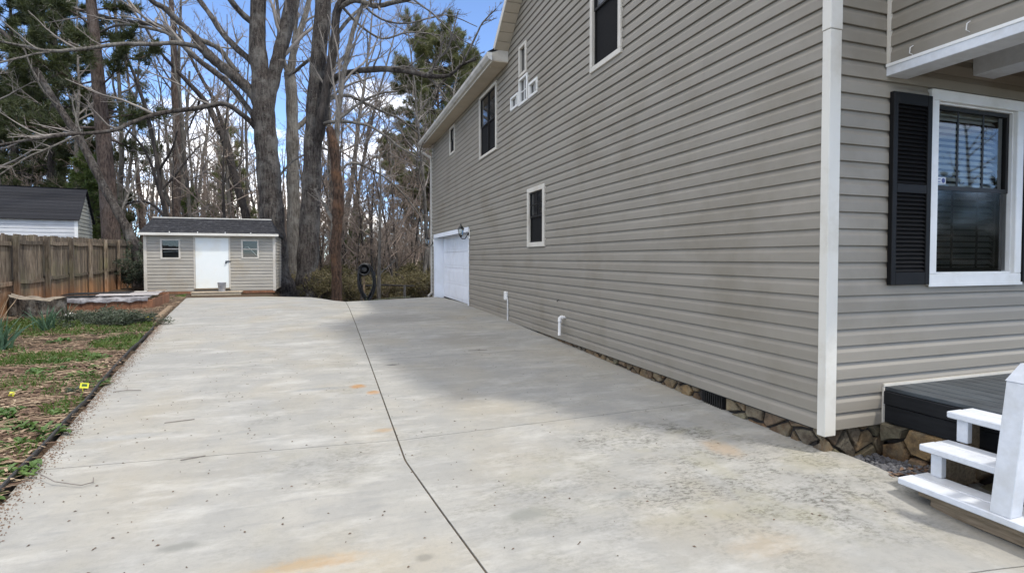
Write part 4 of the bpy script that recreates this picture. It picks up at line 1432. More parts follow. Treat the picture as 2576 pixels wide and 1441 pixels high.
# step in front of the door
stp = tag(empty('shed_step', (-3.8, SY - 0.3, 0.15)), 'low weathered plank step in front of the white shed door', 'step')
o = MB().box(-0.80, 0.80, -0.21, 0.20, 0.105, 0.145).build('tread', 'pale_wood', stp, 0.004)
MB().box(-0.78, 0.78, -0.19, -0.15, -0.02, 0.104).build('riser', 'pale_wood', stp, 0.003)
MB().box(-0.78, 0.78, 0.13, 0.17, -0.02, 0.104).build('riser', 'raw_wood', stp, 0.003)
# bucket
bk = tag(empty('bucket', (-3.66, SY - 0.30, 0.2955)), 'small grey metal bucket standing on the shed step', 'bucket')
MB().lathe([(0.105, 0), (0.108, 0.01), (0.135, 0.30), (0.143, 0.305), (0.143, 0.32), (0.130, 0.32), (0.100, 0.02)], (0, 0, 0), 20).build('pail', 'steel', bk, 0, True)
MB().lathe([(0.131, 0.235), (0.137, 0.24), (0.137, 0.25), (0.131, 0.255)], (0, 0, 0), 20).build('rib', 'steel', bk)
MB().tube([(0.137 * math.cos(a), -0.05 * math.sin(a) - 0.02, 0.30 - 0.12 * math.sin(a)) for a in [math.pi * i / 10 for i in range(11)]], 0.004, 5).build('handle', 'steel', bk)

# ================================================================== NEIGHBOUR'S WHITE SHED
nsh = tag(empty('white_shed', (-9.3, 25.2, 0.2), rz=R(9.5)), 'white lap-sided outbuilding with a dark shingle roof beyond the fence', 'shed')
NW, NDp, NZ, NR = 9.0, 2.6, 2.86, 4.05
M['white_siding'] = mat('white_siding', (0.43, 0.44, 0.45), (0.49, 0.50, 0.51), 1.2, 0.5, dirt=(0.40, 0.41, 0.40), dirt_scale=0.8)
M['grey_siding'] = mat('grey_siding', (0.30, 0.31, 0.28), (0.36, 0.37, 0.33), 1.2, 0.6, dirt=(0.24, 0.25, 0.20), dirt_scale=1.0)
MB().box(-NW, -0.02, 0.02, NDp, 0, NZ).prism([(-NW, 0.02, NZ), (-NW, NDp, NZ), (-NW, NDp / 2, NR - 0.08)], (NW - 0.02, 0, 0)).build('wall', 'grey_siding', nsh)
k = 0
z = 0.0
while z < NR - 0.15:
    if z < NZ - 0.02:
        boards(nsh, 'white_siding', z, 0.15, [], lambda q: (-NW, 0.0), 'x', 0.0, -1, True)
    boards(nsh, 'grey_siding', z, 0.15, [], lambda q: (0.0, NDp) if q < NZ else (NDp / 2 * (q - NZ) / (NR - NZ), NDp - NDp / 2 * (q - NZ) / (NR - NZ)), 'y', 0.0, 1, True)
    z += 0.15
MB().box(-0.09, 0.022, -0.024, 0.0, 0, NZ - 0.02).build('corner_trim', 'white', nsh)
nr_ = empty('roof', (0, 0, 0), nsh)
rs = random.Random(4)
for sd in (0, 1):
    nrw = 10
    for i in range(nrw):
        t0, t1 = i / nrw, (i + 1) / nrw + 0.02
        def rp2(x, t, lift):
            yy = -0.15 + (NDp / 2 + 0.15) * t
            zz2 = NZ - 0.12 + (NR - NZ + 0.14) * t + lift
            return (x, yy if sd == 0 else NDp - yy, zz2)
        v = [rp2(-NW - .1, t0, .03), rp2(0.10, t0, .03), rp2(0.10, t1, .018), rp2(-NW - .1, t1, .018), rp2(-NW - .1, t0, 0), rp2(0.10, t0, 0), rp2(0.10, t1, -.02), rp2(-NW - .1, t1, -.02)]
        link_mesh('shingle_course', v, [(0, 1, 2, 3), (4, 5, 1, 0), (5, 6, 2, 1), (7, 4, 0, 3), (4, 7, 6, 5)], 'shingle', nr_)

# ================================================================== YARD THINGS
# raised bed
bed = tag(empty('raised_bed', (-5.35, 16.75, 0.17), rz=R(6)), 'low raised garden bed of red-brown boards covered with weathered planks and plastic', 'garden bed')
BX0, BX1, BY0, BY1, BH = -1.15, 1.0, -1.25, 1.35, 0.28


def bed_board(vertical_x, a0, a1, fixed, name='edge_board'):
    k = max(1, int(abs(a1 - a0) / 0.22))
    for i in range(k):
        p, q = a0 + (a1 - a0) * i / k + 0.003, a0 + (a1 - a0) * (i + 1) / k - 0.003
        if vertical_x:
            MB().box(p, q, fixed, fixed + 0.03, -0.12, BH + rng.uniform(-0.012, 0.012)).build(name, 'redboard', bed)
        else:
            MB().box(fixed, fixed + 0.03, p, q, -0.12, BH + rng.uniform(-0.012, 0.012)).build(name, 'redboard', bed)


bed_board(True, BX0, BX1, BY0)
bed_board(True, BX0, BX1, BY1 - 0.03)
bed_board(False, BY0 + 0.035, BY1 - 0.035, BX1 - 0.03)
bed_board(False, BY0 + 0.035, BY1 - 0.035, BX0)
MB().box(BX0 + 0.04, BX1 - 0.04, BY0 + 0.04, BY1 - 0.04, 0.0, BH - 0.05).build('soil', 'earth', bed)
# wrinkled sheet over the near edge
xs = [BX0 + 0.1 + (BX1 - BX0 - 0.2) * i / 40 for i in range(41)]
ysl = [BY0 - 0.015, BY0 - 0.012, BY0 + 0.02, BY0 + 0.15, BY0 + 0.35, BY0 + 0.6, BY0 + 0.9]
v, f = [], []
for j, yy in enumerate(ysl):
    for i, x in enumerate(xs):
        wob = 0.007 * math.sin(i * 0.9 + j) + 0.007 * math.sin(i * 2.3 - j * 1.7)
        zz_ = (BH - 0.03 - 0.03 * math.sin(i * 0.31 + 1) ** 2 + 0.008 * math.sin(i * 1.3) if j == 0 else BH + 0.02 + 0.02 * j * 0.3) + wob * (1 if j > 1 else 0.5)
        v.append((x, yy - (0.02 if j < 2 else 0) - 0.01 * abs(math.sin(i * 1.1)) * (j < 2), zz_))
f = [(j * 41 + i, j * 41 + i + 1, (j + 1) * 41 + i + 1, (j + 1) * 41 + i) for j in range(len(ysl) - 1) for i in range(40)]
link_mesh('plastic_sheet', v, f, 'plastic_sheet', bed, True)
for (cx, cy, ln, wd, an, zz_, mt) in [(0.35, -0.45, 1.3, 0.55, 4, BH + 0.075, 'grey_board'), (-0.45, 0.35, 1.4, 0.75, -2, BH + 0.085, 'fascia_black'), (0.45, 0.45, 1.0, 0.5, 3, BH + 0.07, 'grey_board'), (0.55, 1.15, 0.8, 0.12, -6, BH + 0.06, 'cream'), (-0.6, -0.5, 0.9, 0.5, 5, BH + 0.06, 'fascia_black'), (0.75, 0.95, 0.5, 0.10, 40, BH + 0.09, 'timber')]:
    o = MB().box(-ln / 2, ln / 2, -wd / 2, wd / 2, 0, 0.018).build('loose_board', mt, bed, 0.003)
    o.location = (cx, cy, zz_); o.rotation_euler = (R(rng.uniform(-1, 1)), R(rng.uniform(-1, 1)), R(an))

# stump
st_c = np.array([-6.02, 14.2])
stump = tag(empty('tree_stump', (st_c[0], st_c[1], 0.12)), 'rotting cut tree stump with pale lichen in front of the fence', 'stump')
v, f = [], []
sd = 28
rs = random.Random(2)
prof = [(1.25, -0.15), (1.12, 0.04), (1.0, 0.18), (0.96, 0.36), (0.97, 0.52)]
lob = [1 + 0.10 * math.sin(3 * a + 0.7) + 0.07 * math.sin(7 * a) + 0.05 * math.sin(11 * a + 1) + rs.uniform(-0.03, 0.03) for a in [2 * math.pi * i / sd for i in range(sd)]]
for j, (r_, h) in enumerate(prof):
    for i in range(sd):
        a = 2 * math.pi * i / sd
        rr = 0.47 * r_ * lob[i] * (1 + rs.uniform(-0.03, 0.03))
        hz = h + (0.05 * math.sin(a * 2 + 1) + rs.uniform(-0.035, 0.035) - 0.05 * math.cos(a) if j == len(prof) - 1 else 0)
        v.append((rr * math.cos(a), rr * math.sin(a) * 0.8, hz))
for j in range(len(prof) - 1):
    for i in range(sd):
        i2 = (i + 1) % sd
        f.append((j * sd + i, j * sd + i2, (j + 1) * sd + i2, (j + 1) * sd + i))
link_mesh('bark', v, f, 'stumpwood', stump, True)
tv = [p for p in v[-sd:]] + [(0, 0, 0.46)]
tf = [(i, (i + 1) % sd, sd) for i in range(sd)]
link_mesh('cut_face', tv, tf, 'stumptop', stump)

# edging strip and timber along the drive
def edge_pts(y0, y1, k, off):
    out = []
    for i in range(k + 1):
        y = y0 + (y1 - y0) * i / k
        x = left_edge(y) - off + 0.010 * math.sin(y * 1.3) + 0.003 * math.sin(y * 5.3)
        out.append((x, y, ground_z(x, y) + 0.022 + 0.004 * math.sin(y * 3.7)))
    return out


ed = tag(empty('lawn_edging', (left_edge(7), 7, 0.1)), 'black plastic edging strip between the planting bed and the driveway', 'edging')
ep = [(p[0] - left_edge(7), p[1] - 7, p[2] - 0.1) for p in edge_pts(1.2, 11.6, 90, 0.035)]
MB().tube(ep, 0.0135, 8).build('rolled_top', 'edging', ed, 0, True)
v, f = [], []
for p in ep:
    v += [(p[0] - 0.003, p[1], p[2] - 0.01), (p[0] - 0.003, p[1], p[2] - 0.11), (p[0] + 0.004, p[1], p[2] - 0.11), (p[0] + 0.004, p[1], p[2] - 0.01)]
for i in range(len(ep) - 1):
    for e in range(4):
        e2 = (e + 1) % 4
        f.append((i * 4 + e, i * 4 + e2, i * 4 + 4 + e2, i * 4 + 4 + e))
link_mesh('buried_skirt', v, f, 'edging', ed)
lg = tag(empty('landscape_timber', (left_edge(14.3) - 0.10, 14.3, 0.22), rz=R(9.4)), 'half-round landscape timber lying along the drive by the raised bed', 'timber')
MB().prism([(-0.06, -1.45, -0.06), (0.06, -1.45, -0.06), (0.06, -1.45, 0.03), (0.03, -1.45, 0.055), (-0.03, -1.45, 0.055), (-0.06, -1.45, 0.03)], (0, 2.9, 0)).build('beam', 'timber', lg, 0.006)
MB().box(-0.058, 0.058, -1.456, -1.4505, -0.058, 0.02).build('sawn_end', 'stumptop', lg)

# yellow plant tag, white stones
tg = tag(empty('plant_tag', (-2.40, 6.55, ground_z(-2.40, 6.55)), rz=R(25)), 'small bright yellow plastic plant tag standing in the bed by the driveway', 'plant tag')
o = MB().box(-0.036, 0.036, -0.0015, 0.0015, 0.045, 0.098).build('plate', 'yellow', tg); o.rotation_euler = (R(-14), R(12), 0)
MB().box(-0.022, 0.022, -0.0032, -0.0018, 0.062, 0.088).build('print', 'weed', tg).rotation_euler = (R(-14), R(12), 0)
o = MB().tube([(0, 0, -0.03), (0.0, 0, 0.05)], 0.003, 5).build('stake', 'yellow', tg)
tg2 = tag(MB().box(-0.022, 0.022, -0.002, 0.002, 0, 0.05).build('plant_tag', 'yellow'), 'tiny yellow scrap of tag lying among the straw', 'plant tag')
tg2.location = (-3.02, 6.62, ground_z(-3.02, 6.62) + 0.005); tg2.rotation_euler = (R(-50), R(20), R(20))


def rock(name, loc, s, seed, material, label):
    r_ = random.Random(seed)
    p = iv * np.array([s * r_.uniform(.8, 1.3), s * r_.uniform(.8, 1.2), s * 0.7]) * (1 + 0.25 * np.array([[r_.uniform(-1, 1)] for _ in iv]))
    o = link_mesh(name, p, if_, material, None, False)
    o.location = loc
    return tag(o, label, 'stone')


rock('white_stone', (-4.35, 13.1, ground_z(-4.35, 13.1) + 0.05), 0.10, 1, 'whitestone', 'white stone at the foot of the raised bed boards')
rock('white_stone', (-5.05, 13.3, ground_z(-5.05, 13.3) + 0.07), 0.12, 2, 'whitestone', 'white stone between the stump and the plants')
rock('white_stone', (-3.86, 16.6, ground_z(-3.86, 16.6) + 0.04), 0.10, 3, 'whitestone', 'white stone beside the far end of the landscape timber')

# hose on its hanger at the end of the drive
hx, hy = 1.02, 17.6
hz = ground_z(hx, hy)
ho = tag(empty('garden_hose', (hx, hy, hz)), 'black garden hose hung in long loops on a round hanger beyond the drive', 'hose')
MB().box(-0.03, 0.03, 0.0, 0.06, -0.1, 1.15).build('post', 'timber', ho, 0.004)
hub = MB()
for (r_, y_) in ((0.17, -0.14), (0.155, -0.06)):
    hub.tube([(r_ * math.cos(a), y_, 1.12 + r_ * math.sin(a)) for a in [2 * math.pi * i / 20 for i in range(21)]], 0.028, 8, False)
hub.lathe([(0.15, -0.10), (0.15, 0.0)], (0, 0, 1.12), 18, 'y')
hub.build('hanger_drum', 'hose', ho, 0, True)
MB().lathe([(0.06, -0.16), (0.055, -0.10)], (0.02, 0, 1.12), 14, 'y').build('hub', 'edging', ho)
hr = random.Random(8)
for k in range(12):
    w_ = 0.235 + 0.03 * hr.uniform(-1, 1)
    bt = 0.10 + hr.uniform(-0.02, 0.16)
    cx = 0.04 + hr.uniform(-0.03, 0.05)
    yy = -0.13 + 0.014 * k
    pts = []
    for i in range(33):
        a = 2 * math.pi * i / 32
        s_ = math.sin(a); c_ = math.cos(a)
        top = 1.12 + 0.19
        zc = (top + bt) / 2; hh = (top - bt) / 2
        wx_ = w_ * (1.0 if s_ > 0 else (1 - 0.45 * s_ * s_))
        pts.append((cx + 0.06 * (1 - s_) * 0.5 + wx_ * c_, yy + 0.01 * math.sin(3 * a + k), zc + hh * s_))
    MB().tube(pts, 0.016, 7, False).build('hose_loop', 'hose' if k != 4 else 'hose_green', ho, 0, True)
MB().tube([(0.05, -0.15, 0.20), (0.10, -0.25, 0.12), (0.30, -0.35, 0.17), (0.7, -0.30, 0.20), (1.1, -0.05, 0.21), (1.5, 0.25, 0.20)], 0.014, 7).build('hose_tail', 'hose_green', ho, 0, True)
# a rail on two short posts beyond the drive
rl = tag(empty('log_rail', (1.9, 21.5, ground_z(1.9, 21.5))), 'low dark log rail on short posts beyond the driveway end', 'rail')
MB().tube([(-0.9, 0, 0.62), (0, 0.02, 0.64), (1.3, 0, 0.58)], [0.03, 0.035, 0.03], 7).build('log', 'bark_dark', rl)
for xx in (-0.75, 0.9):
    MB().tube([(xx, 0, -0.2), (xx, 0, 0.62)], 0.05, 8).build('post', 'bark_grey', rl)

# ================================================================== TREES
def unit(v):
    return v / (np.linalg.norm(v) + 1e-9)


def wander(rs, p, d, length, r0, r1, k, wob, lift=0.0):
    pts = [np.array(p, float)]
    d = unit(np.array(d, float))
    st = length / k
    for i in range(k):
        d = unit(d + rs.normal(0, wob, 3) + np.array([0, 0, lift]))
        pts.append(pts[-1] + d * st)
    return np.array(pts), np.linspace(r0, r1, k + 1)


def side_dir(rs, t, spread, up):
    r_ = rs.normal(0, 1, 3)
    r_ -= t * r_.dot(t)
    return unit(unit(r_) * math.sin(spread) + t * math.cos(spread) + np.array([0, 0, up]))


def sprout(rs, out, pts, rad, level, n, lf, minr=0.006, start=0.25, up=0.15, spread=(0.6, 1.1), child=0.6):
    """grow side branches along a path; recursion by level"""
    seg = np.linalg.norm(np.diff(pts, axis=0), axis=1)
    L = seg.sum()
    if L < 0.05: return
    cum = np.concatenate([[0], np.cumsum(seg)]) / L
    for t in np.sort(rs.uniform(start, 1.0, n)):
        p = np.array([np.interp(t, cum, pts[:, i]) for i in range(3)])
        r_ = float(np.interp(t, cum, rad))
        i = min(len(pts) - 2, int(np.searchsorted(cum, t) - 1)); i = max(0, i)
        tg_ = unit(pts[i + 1] - pts[i])
        ln = lf * L * (1.15 - 0.7 * t) * rs.uniform(0.6, 1.2)
        d = side_dir(rs, tg_, rs.uniform(*spread), up)
        r0 = max(minr, min(r_ * child, 0.022 * ln + 0.004))
        k = 5 if ln > 1.2 else 3
        q, qr = wander(rs, p, d, ln, r0, max(minr * 0.6, r0 * 0.25), k, 0.16, 0.04)
        out.append((q, qr))
        if level > 1:
            sprout(rs, out, q, qr, level - 1, max(2, int(n * 0.75)), lf * 0.95, minr, 0.15, up, spread, child)


def poly3(pts, base_d):
    """[(x, y, width_px, depth_offset)] -> points, radii"""
    P_, R_ = [], []
    for q in pts:
        x, y, w_ = q[:3]
        d = base_d + (q[3] if len(q) > 3 else 0)
        P_.append(at(x, y, d)); R_.append(w_ / 2 * d / FPX)
    return np.array(P_), np.array(R_)


def densify(P_, R_, k=4, jit=0.0, rs=None):
    # Catmull-Rom so limbs bend smoothly
    n_ = len(P_)
    if n_ < 3: 
        return P_, R_
    Q, S_ = [], []
    for i in range(n_ - 1):
        p0, p1, p2, p3 = P_[max(0, i - 1)], P_[i], P_[i + 1], P_[min(n_ - 1, i + 2)]
        for j in range(k):
            t = j / k
            Q.append(0.5 * ((2 * p1) + (-p0 + p2) * t + (2 * p0 - 5 * p1 + 4 * p2 - p3) * t * t + (-p0 + 3 * p1 - 3 * p2 + p3) * t ** 3))
            S_.append(R_[i] * (1 - t) + R_[i + 1] * t)
    Q.append(P_[-1]); S_.append(R_[-1])
    return np.array(Q), np.array(S_)


def flare(P_, R_, gz, amount=1.6):
    """extend a trunk into the ground with a root flare"""
    d = P_[0] - P_[1]; d = unit(d)
    if d[2] > -0.3: d = np.array([0, 0, -1.0])
    t = (P_[0][2] - (gz - 0.3)) / -d[2]
    foot = P_[0] + d * max(t, 0.2)
    return np.vstack([foot, P_[0]  + (foot - P_[0]) * 0.45, P_]), np.concatenate([[R_[0] * amount, R_[0] * 1.15], R_])


def big_tree(name, label, base_d, trunk, limbs, bark, seed, twig_n=7, twig_lf=0.42, twig_mat='twig', group=None, extra=2, minr=0.007, trunk_sprout=0, lmat=None):
    rs = np.random.RandomState(seed)
    P_, R_ = poly3(trunk, base_d)
    gz = ground_z(P_[0][0], P_[0][1])
    P_, R_ = flare(P_, R_, gz)
    P_, R_ = densify(P_, R_)
    foot = Vector((P_[0][0], P_[0][1], gz))
    t = tag(empty(name, foot), label, 'tree', group)
    fo = np.array(foot)
    # knobbly trunk
    R_ = R_ * (1 + 0.05 * np.sin(np.arange(len(R_)) * 1.7 + seed) + rs.normal(0, 0.045 if bark == 'bark_red' else 0.03, len(R_)))
    tubes_mesh('trunk', [(P_ - fo, R_)], bark, t, True, lambda r: 18)
    tw = []
    if trunk_sprout:
        sprout(rs, tw, P_ - fo, R_, extra, trunk_sprout, twig_lf * 0.5, minr, 0.45, 0.3)
    for li, lb in enumerate(limbs):
        L_, LR = poly3(lb, base_d)
        L_, LR = densify(L_, LR)
        L_ = L_ + np.cumsum(rs.normal(0, 0.012, L_.shape), axis=0) * 0.6
        LR = LR * (1 + rs.normal(0, 0.06, len(LR)))
        tubes_mesh('limb', [(L_ - fo, LR)], (lmat or {}).get(li) or (bark if lb[0][2] > 15 or bark == 'bark_dark' else 'bark_grey'), t, True, lambda r: 10)
        sprout(rs, tw, L_ - fo, LR, extra, twig_n, twig_lf, minr, 0.2, 0.22, (0.35, 0.9))
    if tw:
        tubes_mesh('crown', tw, twig_mat, t)
    return t


# depth offsets run along each limb so that limbs reach towards and away from the house
T_A = big_tree('maple_tree', 'large double-stemmed bare maple with thick left-reaching limbs, right behind the tan shed', 22.6,
    [(704, 728, 84), (694, 690, 66), (688, 600, 61), (681, 500, 56), (673, 400, 54), (666, 320, 54), (661, 250, 50), (654, 180, 42), (648, 100, 38), (650, 0, 36), (653, -150, 30), (640, -420, 16)],
    [[(668, 300, 36), (680, 230, 34, .1), (694, 165, 33, .2), (714, 90, 34, .4), (735, 0, 33, .7), (770, -140, 24, 1), (800, -320, 12, 1.4)],
     [(648, 262, 26), (629, 228, 26, -.1), (586, 187, 26, -.3), (545, 154, 25, -.5), (512, 122, 22, -.7), (490, 91, 18, -.9), (466, 70, 16, -1.1), (418, 24, 14, -1.5), (384, 5, 12, -1.8), (330, -50, 9, -2.3)],
     [(520, 128, 13, -.7), (484, 116, 12, -1), (437, 111, 11, -1.4), (370, 114, 10, -2), (303, 113, 9, -2.5), (215, 124, 9, -3.1), (124, 131, 8, -3.8), (44, 116, 7, -4.4), (-60, 95, 5, -5)],
     [(124, 131, 5, -3.8), (91, 136, 5, -4.1), (40, 148, 5, -4.6), (-40, 165, 4, -5.2)],
     [(640, 300, 16), (627, 276, 14, .1), (569, 204, 14, .6), (497, 147, 13, 1.2), (454, 106, 12, 1.6), (406, 65, 11, 2.0), (346, 55, 10, 2.6), (303, 50, 9, 3), (235, 32, 8, 3.5), (151, 3, 7, 4.2), (60, -40, 5, 5)],
     [(500, 150, 8, 1.2), (430, 90, 8, 1.5), (380, 72, 8, 1.8), (310, 62, 7, 2.2), (260, 75, 5, 2.6), (200, 110, 4, 3)],
     [(650, 330, 16), (632, 310, 13, -.2), (605, 288, 12, -.6), (562, 264, 12, -1.1), (500, 276, 11, -1.7), (406, 288, 11, -2.6), (336, 308, 10, -3.3), (279, 333, 9, -3.9), (185, 343, 8, -4.8), (67, 358, 7, -5.8), (-60, 385, 5, -6.6)],
     [(200, 343, 5, -4.7), (178, 350, 5, -4.9), (135, 370, 5, -5.2), (60, 404, 4, -5.8), (-30, 460, 3, -6.4)],
     [(650, 180, 18), (634, 156, 17, .1), (598, 125, 16, .3), (562, 86, 15, .6), (538, 48, 14, .8), (502, 0, 12, 1.1), (460, -60, 9, 1.5)],
     [(640, 60, 16), (615, 41, 15, -.2), (579, 0, 13, -.5), (530, -70, 9, -.9)],
     [(598, 182, 11, -.2), (570, 145, 12, -.3), (550, 122, 12, -.5), (500, 98, 12, -.8)],
     [(680, 470, 6), (735, 405, 5, .4), (775, 385, 4, .8)]],
    'bark', 1, 9, 0.30, extra=3, minr=0.0055)
T_C = big_tree('maple_tree', 'tall straight grey maple with a dark curving limb, at the end of the driveway', 21.6,
    [(782, 735, 66), (774, 690, 54), (777, 600, 50), (782, 500, 46), (786, 400, 44), (790, 300, 42), (797, 200, 39), (805, 100, 37), (813, 0, 36), (825, -150, 28), (832, -380, 14)],
    [[(788, 400, 22), (804, 335, 25, -.2), (812, 300, 25, -.3), (821, 256, 24, -.35), (829, 210, 23, -.4), (836, 168, 22, -.4), (845, 111, 22, -.45), (848, 44, 20, -.5), (862, 8, 18, -.6), (890, -30, 14, -.8)],
     [(855, 20, 13, -.55), (885, 4, 13, -.8), (909, 6, 13, -1), (942, 17, 12, -1.4), (993, 8, 11, -2), (1040, -6, 9, -2.5), (1120, -40, 6, -3)],
     [(846, 90, 10, -.45), (862, 68, 9, -.3), (885, 40, 8, 0), (915, 13, 7, .3), (960, -20, 5, .8)],
     [(832, 212, 16, -.4), (848, 193, 15, -.6), (862, 187, 15, -.8), (909, 178, 14, -1.3), (976, 173, 14, -2), (1043, 182, 13, -2.7), (1077, 190, 12, -3), (1131, 190, 9, -3.5), (1161, 165, 8, -3.7), (1198, 151, 6, -4)],
     [(1075, 188, 7, -3), (1092, 165, 7, -3.1), (1104, 148, 5, -3.2), (1130, 110, 4, -3.4), (1150, 30, 3, -3.6)],
     [(1077, 192, 6, -3), (1095, 210, 5, -3), (1125, 245, 4, -3.1), (1140, 275, 3, -3.1)],
     [(1161, 165, 5, -3.7), (1190, 110, 5, -3.9), (1215, 60, 4, -4), (1250, 25, 3, -4.2)],
     [(822, 256, 10, -.3), (848, 243, 9, 0), (875, 240, 8, .4), (909, 254, 7, .9), (963, 279, 6, 1.6), (1010, 299, 5, 2.2), (1060, 340, 3, 2.8)],
     [(812, 312, 10, -.3), (840, 308, 9, -.7), (875, 308, 8, -1.1), (926, 316, 7, -1.6), (969, 340, 6, -2.1), (1010, 373, 5, -2.5), (1077, 409, 3, -3.1)],
     [(785, 300, 8), (815, 262, 7, .5), (870, 215, 6, 1.4), (940, 190, 4, 2.4)],
     [(860, 15, 8, -.6), (900, 60, 6, 0), (960, 95, 5, .8), (1030, 80, 4, 1.6), (1110, 90, 3, 2.4)],
     [(905, 4, 6, -1), (960, 50, 5, -.6), (1030, 60, 4, -.2), (1120, 40, 3, 0.4), (1200, 70, 2, 0.8)],
     [(1040, 0, 5, -2.5), (1090, 40, 4, -2.7), (1140, 90, 3, -2.9), (1190, 120, 2, -3.1)],
     [(790, 140, 8), (765, 162, 8, .6), (742, 182, 8, 1.2), (725, 190, 5, 2)]],
    'bark', 2, 11, 0.34, extra=3, minr=0.0055, lmat={0: 'bark_dark'})
T_B = big_tree('hardwood_tree', 'pale grey forked tree standing between the two large maples', 26.5,
    [(742, 725, 40), (741, 640, 34), (738, 500, 31), (736, 400, 30), (735, 300, 28), (733, 230, 28), (728, 183, 26)],
    [[(730, 195, 20), (737, 150, 18, .2), (747, 105, 17, .3), (764, 55, 14, .5), (778, 0, 12, .7), (800, -90, 8, 1)],
     [(728, 195, 14), (712, 150, 12, -.3), (703, 100, 11, -.5), (700, 40, 9, -.7), (690, -40, 7, -1)],
     [(736, 330, 14), (758, 310, 13, .4), (775, 292, 12, .8), (800, 240, 10, 1.2), (830, 160, 7, 1.6)],
     [(738, 110, 9, .3), (745, 40, 9, .3), (742, -40, 6, .4)]], 'bark_grey', 3, 7, 0.4, extra=3, minr=0.006)
T_E = big_tree('broken_tree', 'reddish-brown peeling trunk at the driveway edge beside the hose', 19.6,
    [(847, 745, 26), (847, 687, 25), (844, 636, 26), (846, 586, 27), (850, 535, 27), (851, 485, 26), (846, 437, 25), (840, 370, 23), (829, 322, 18)],
    [[(843, 400, 14, .1), (847, 350, 13, .2), (849, 303, 13, .3), (862, 202, 13, .5), (875, 134, 12, .7), (892, 67, 11, .9), (909, 17, 9, 1), (930, -60, 6, 1.2)],
     [(842, 560, 10), (832, 540, 9, .2), (818, 515, 8, .4), (804, 496, 7, .6), (790, 470, 5, .9)],
     [(841, 636, 6), (833, 600, 6, -.1), (831, 570, 5, -.2), (829, 560, 3, -.2)],
     [(850, 440, 7), (885, 412, 6, .4), (940, 430, 5, 1), (1000, 470, 4, 1.6), (1060, 540, 3, 2)],
     [(852, 300, 8, .3), (900, 262, 7, .8), (950, 235, 6, 1.4), (1000, 228, 4, 2)]], 'bark_red', 4, 7, 0.40, extra=3, minr=0.0055)
T_G = big_tree('leaning_tree', 'slender trunk leaning far to the left over the fence corner', 22.2,
    [(338, 620, 26), (322, 580, 23), (300, 540, 20), (269, 484, 19), (236, 420, 18), (202, 353, 17), (168, 300, 16), (135, 249, 15), (84, 168, 12), (34, 108, 10), (-40, 40, 8)],
    [[(300, 545, 6), (330, 470, 5, .5), (350, 400, 4, 1)], [(150, 270, 6), (110, 230, 5, -.5), (75, 160, 4, -1), (60, 120, 3, -1.2)], [(236, 420, 5), (190, 300, 4, .4), (180, 240, 3, .6)]], 'bark', 5, 6, 0.3)
T_I = big_tree('twin_stem_tree', 'twin-stemmed bare tree bending left, rising behind the shed ridge', 28.5,
    [(628, 600, 20), (619, 543, 19), (606, 500, 18), (584, 420, 17), (562, 346, 16), (548, 320, 15), (533, 283, 14), (514, 252, 13), (480, 215, 11), (447, 180, 9), (404, 132, 7), (360, 60, 5)],
    [[(590, 440, 11, .2), (580, 390, 11, .4), (569, 346, 10, .5), (538, 254, 9, .8), (514, 211, 8, 1), (480, 144, 7, 1.2), (440, 60, 5, 1.5)],
     [(505, 245, 6), (486, 300, 4, .5), (470, 330, 3, .8)]], 'bark_dark', 6, 7, 0.35)
T_H = big_tree('hardwood_tree', 'straight brown slim trunk above the left half of the tan shed', 30.0,
    [(440, 610, 24), (442, 540, 21), (444, 485, 19), (444, 336, 17), (439, 202, 15), (436, 67, 13), (430, 0, 11), (428, -150, 7)],
    [[(440, 530, 12), (420, 500, 11, -.3), (410, 450, 9, -.5), (395, 380, 8, -.7), (370, 286, 7, -1), (336, 185, 6, -1.3), (303, 121, 5, -1.6)],
     [(444, 500, 10), (458, 470, 9, .4), (462, 400, 8, .6), (470, 300, 6, .8), (478, 180, 5, 1)],
     [(437, 170, 6), (400, 130, 5, .5), (350, 100, 3, 1)]], 'bark_pine', 7, 7, 0.33)
T_K = big_tree('hardwood_tree', 'dark crooked sapling between the leaning tree and the tan shed', 25.0,
    [(425, 590, 12), (415, 530, 11), (404, 480, 10), (400, 437, 10), (390, 380, 9), (370, 286, 9), (352, 230, 8), (336, 185, 7), (303, 110, 5)],
    [[(412, 520, 8), (395, 460, 7, .3), (375, 400, 6, .5), (340, 350, 5, .8), (305, 320, 3, 1.1)],
     [(404, 480, 6), (440, 440, 5, .4), (470, 400, 4, .8)],
     [(420, 560, 7), (390, 520, 6, .5), (350, 505, 5, 1), (310, 515, 4, 1.4)],
     [(398, 430, 6), (430, 380, 5, -.3), (445, 330, 4, -.5)]], 'bark_dark', 8, 7, 0.45)
T_M = big_tree('sapling', 'thin pale sapling with one side shoot beyond the drive, right of the hose', 20.5,
    [(953, 752, 10), (953, 700, 9), (954, 660, 8), (955, 600, 7), (956, 540, 6), (958, 480, 5), (955, 400, 4)],
    [[(955, 690, 5), (965, 680, 4, .1), (980, 668, 4, .2), (995, 650, 3, .3)], [(955, 560, 4), (945, 520, 3, -.2), (925, 480, 2, -.4)], [(957, 520, 3), (972, 470, 2, .3), (985, 420, 2, .5)]], 'bark_grey', 9, 4, 0.5, extra=2, minr=0.005)

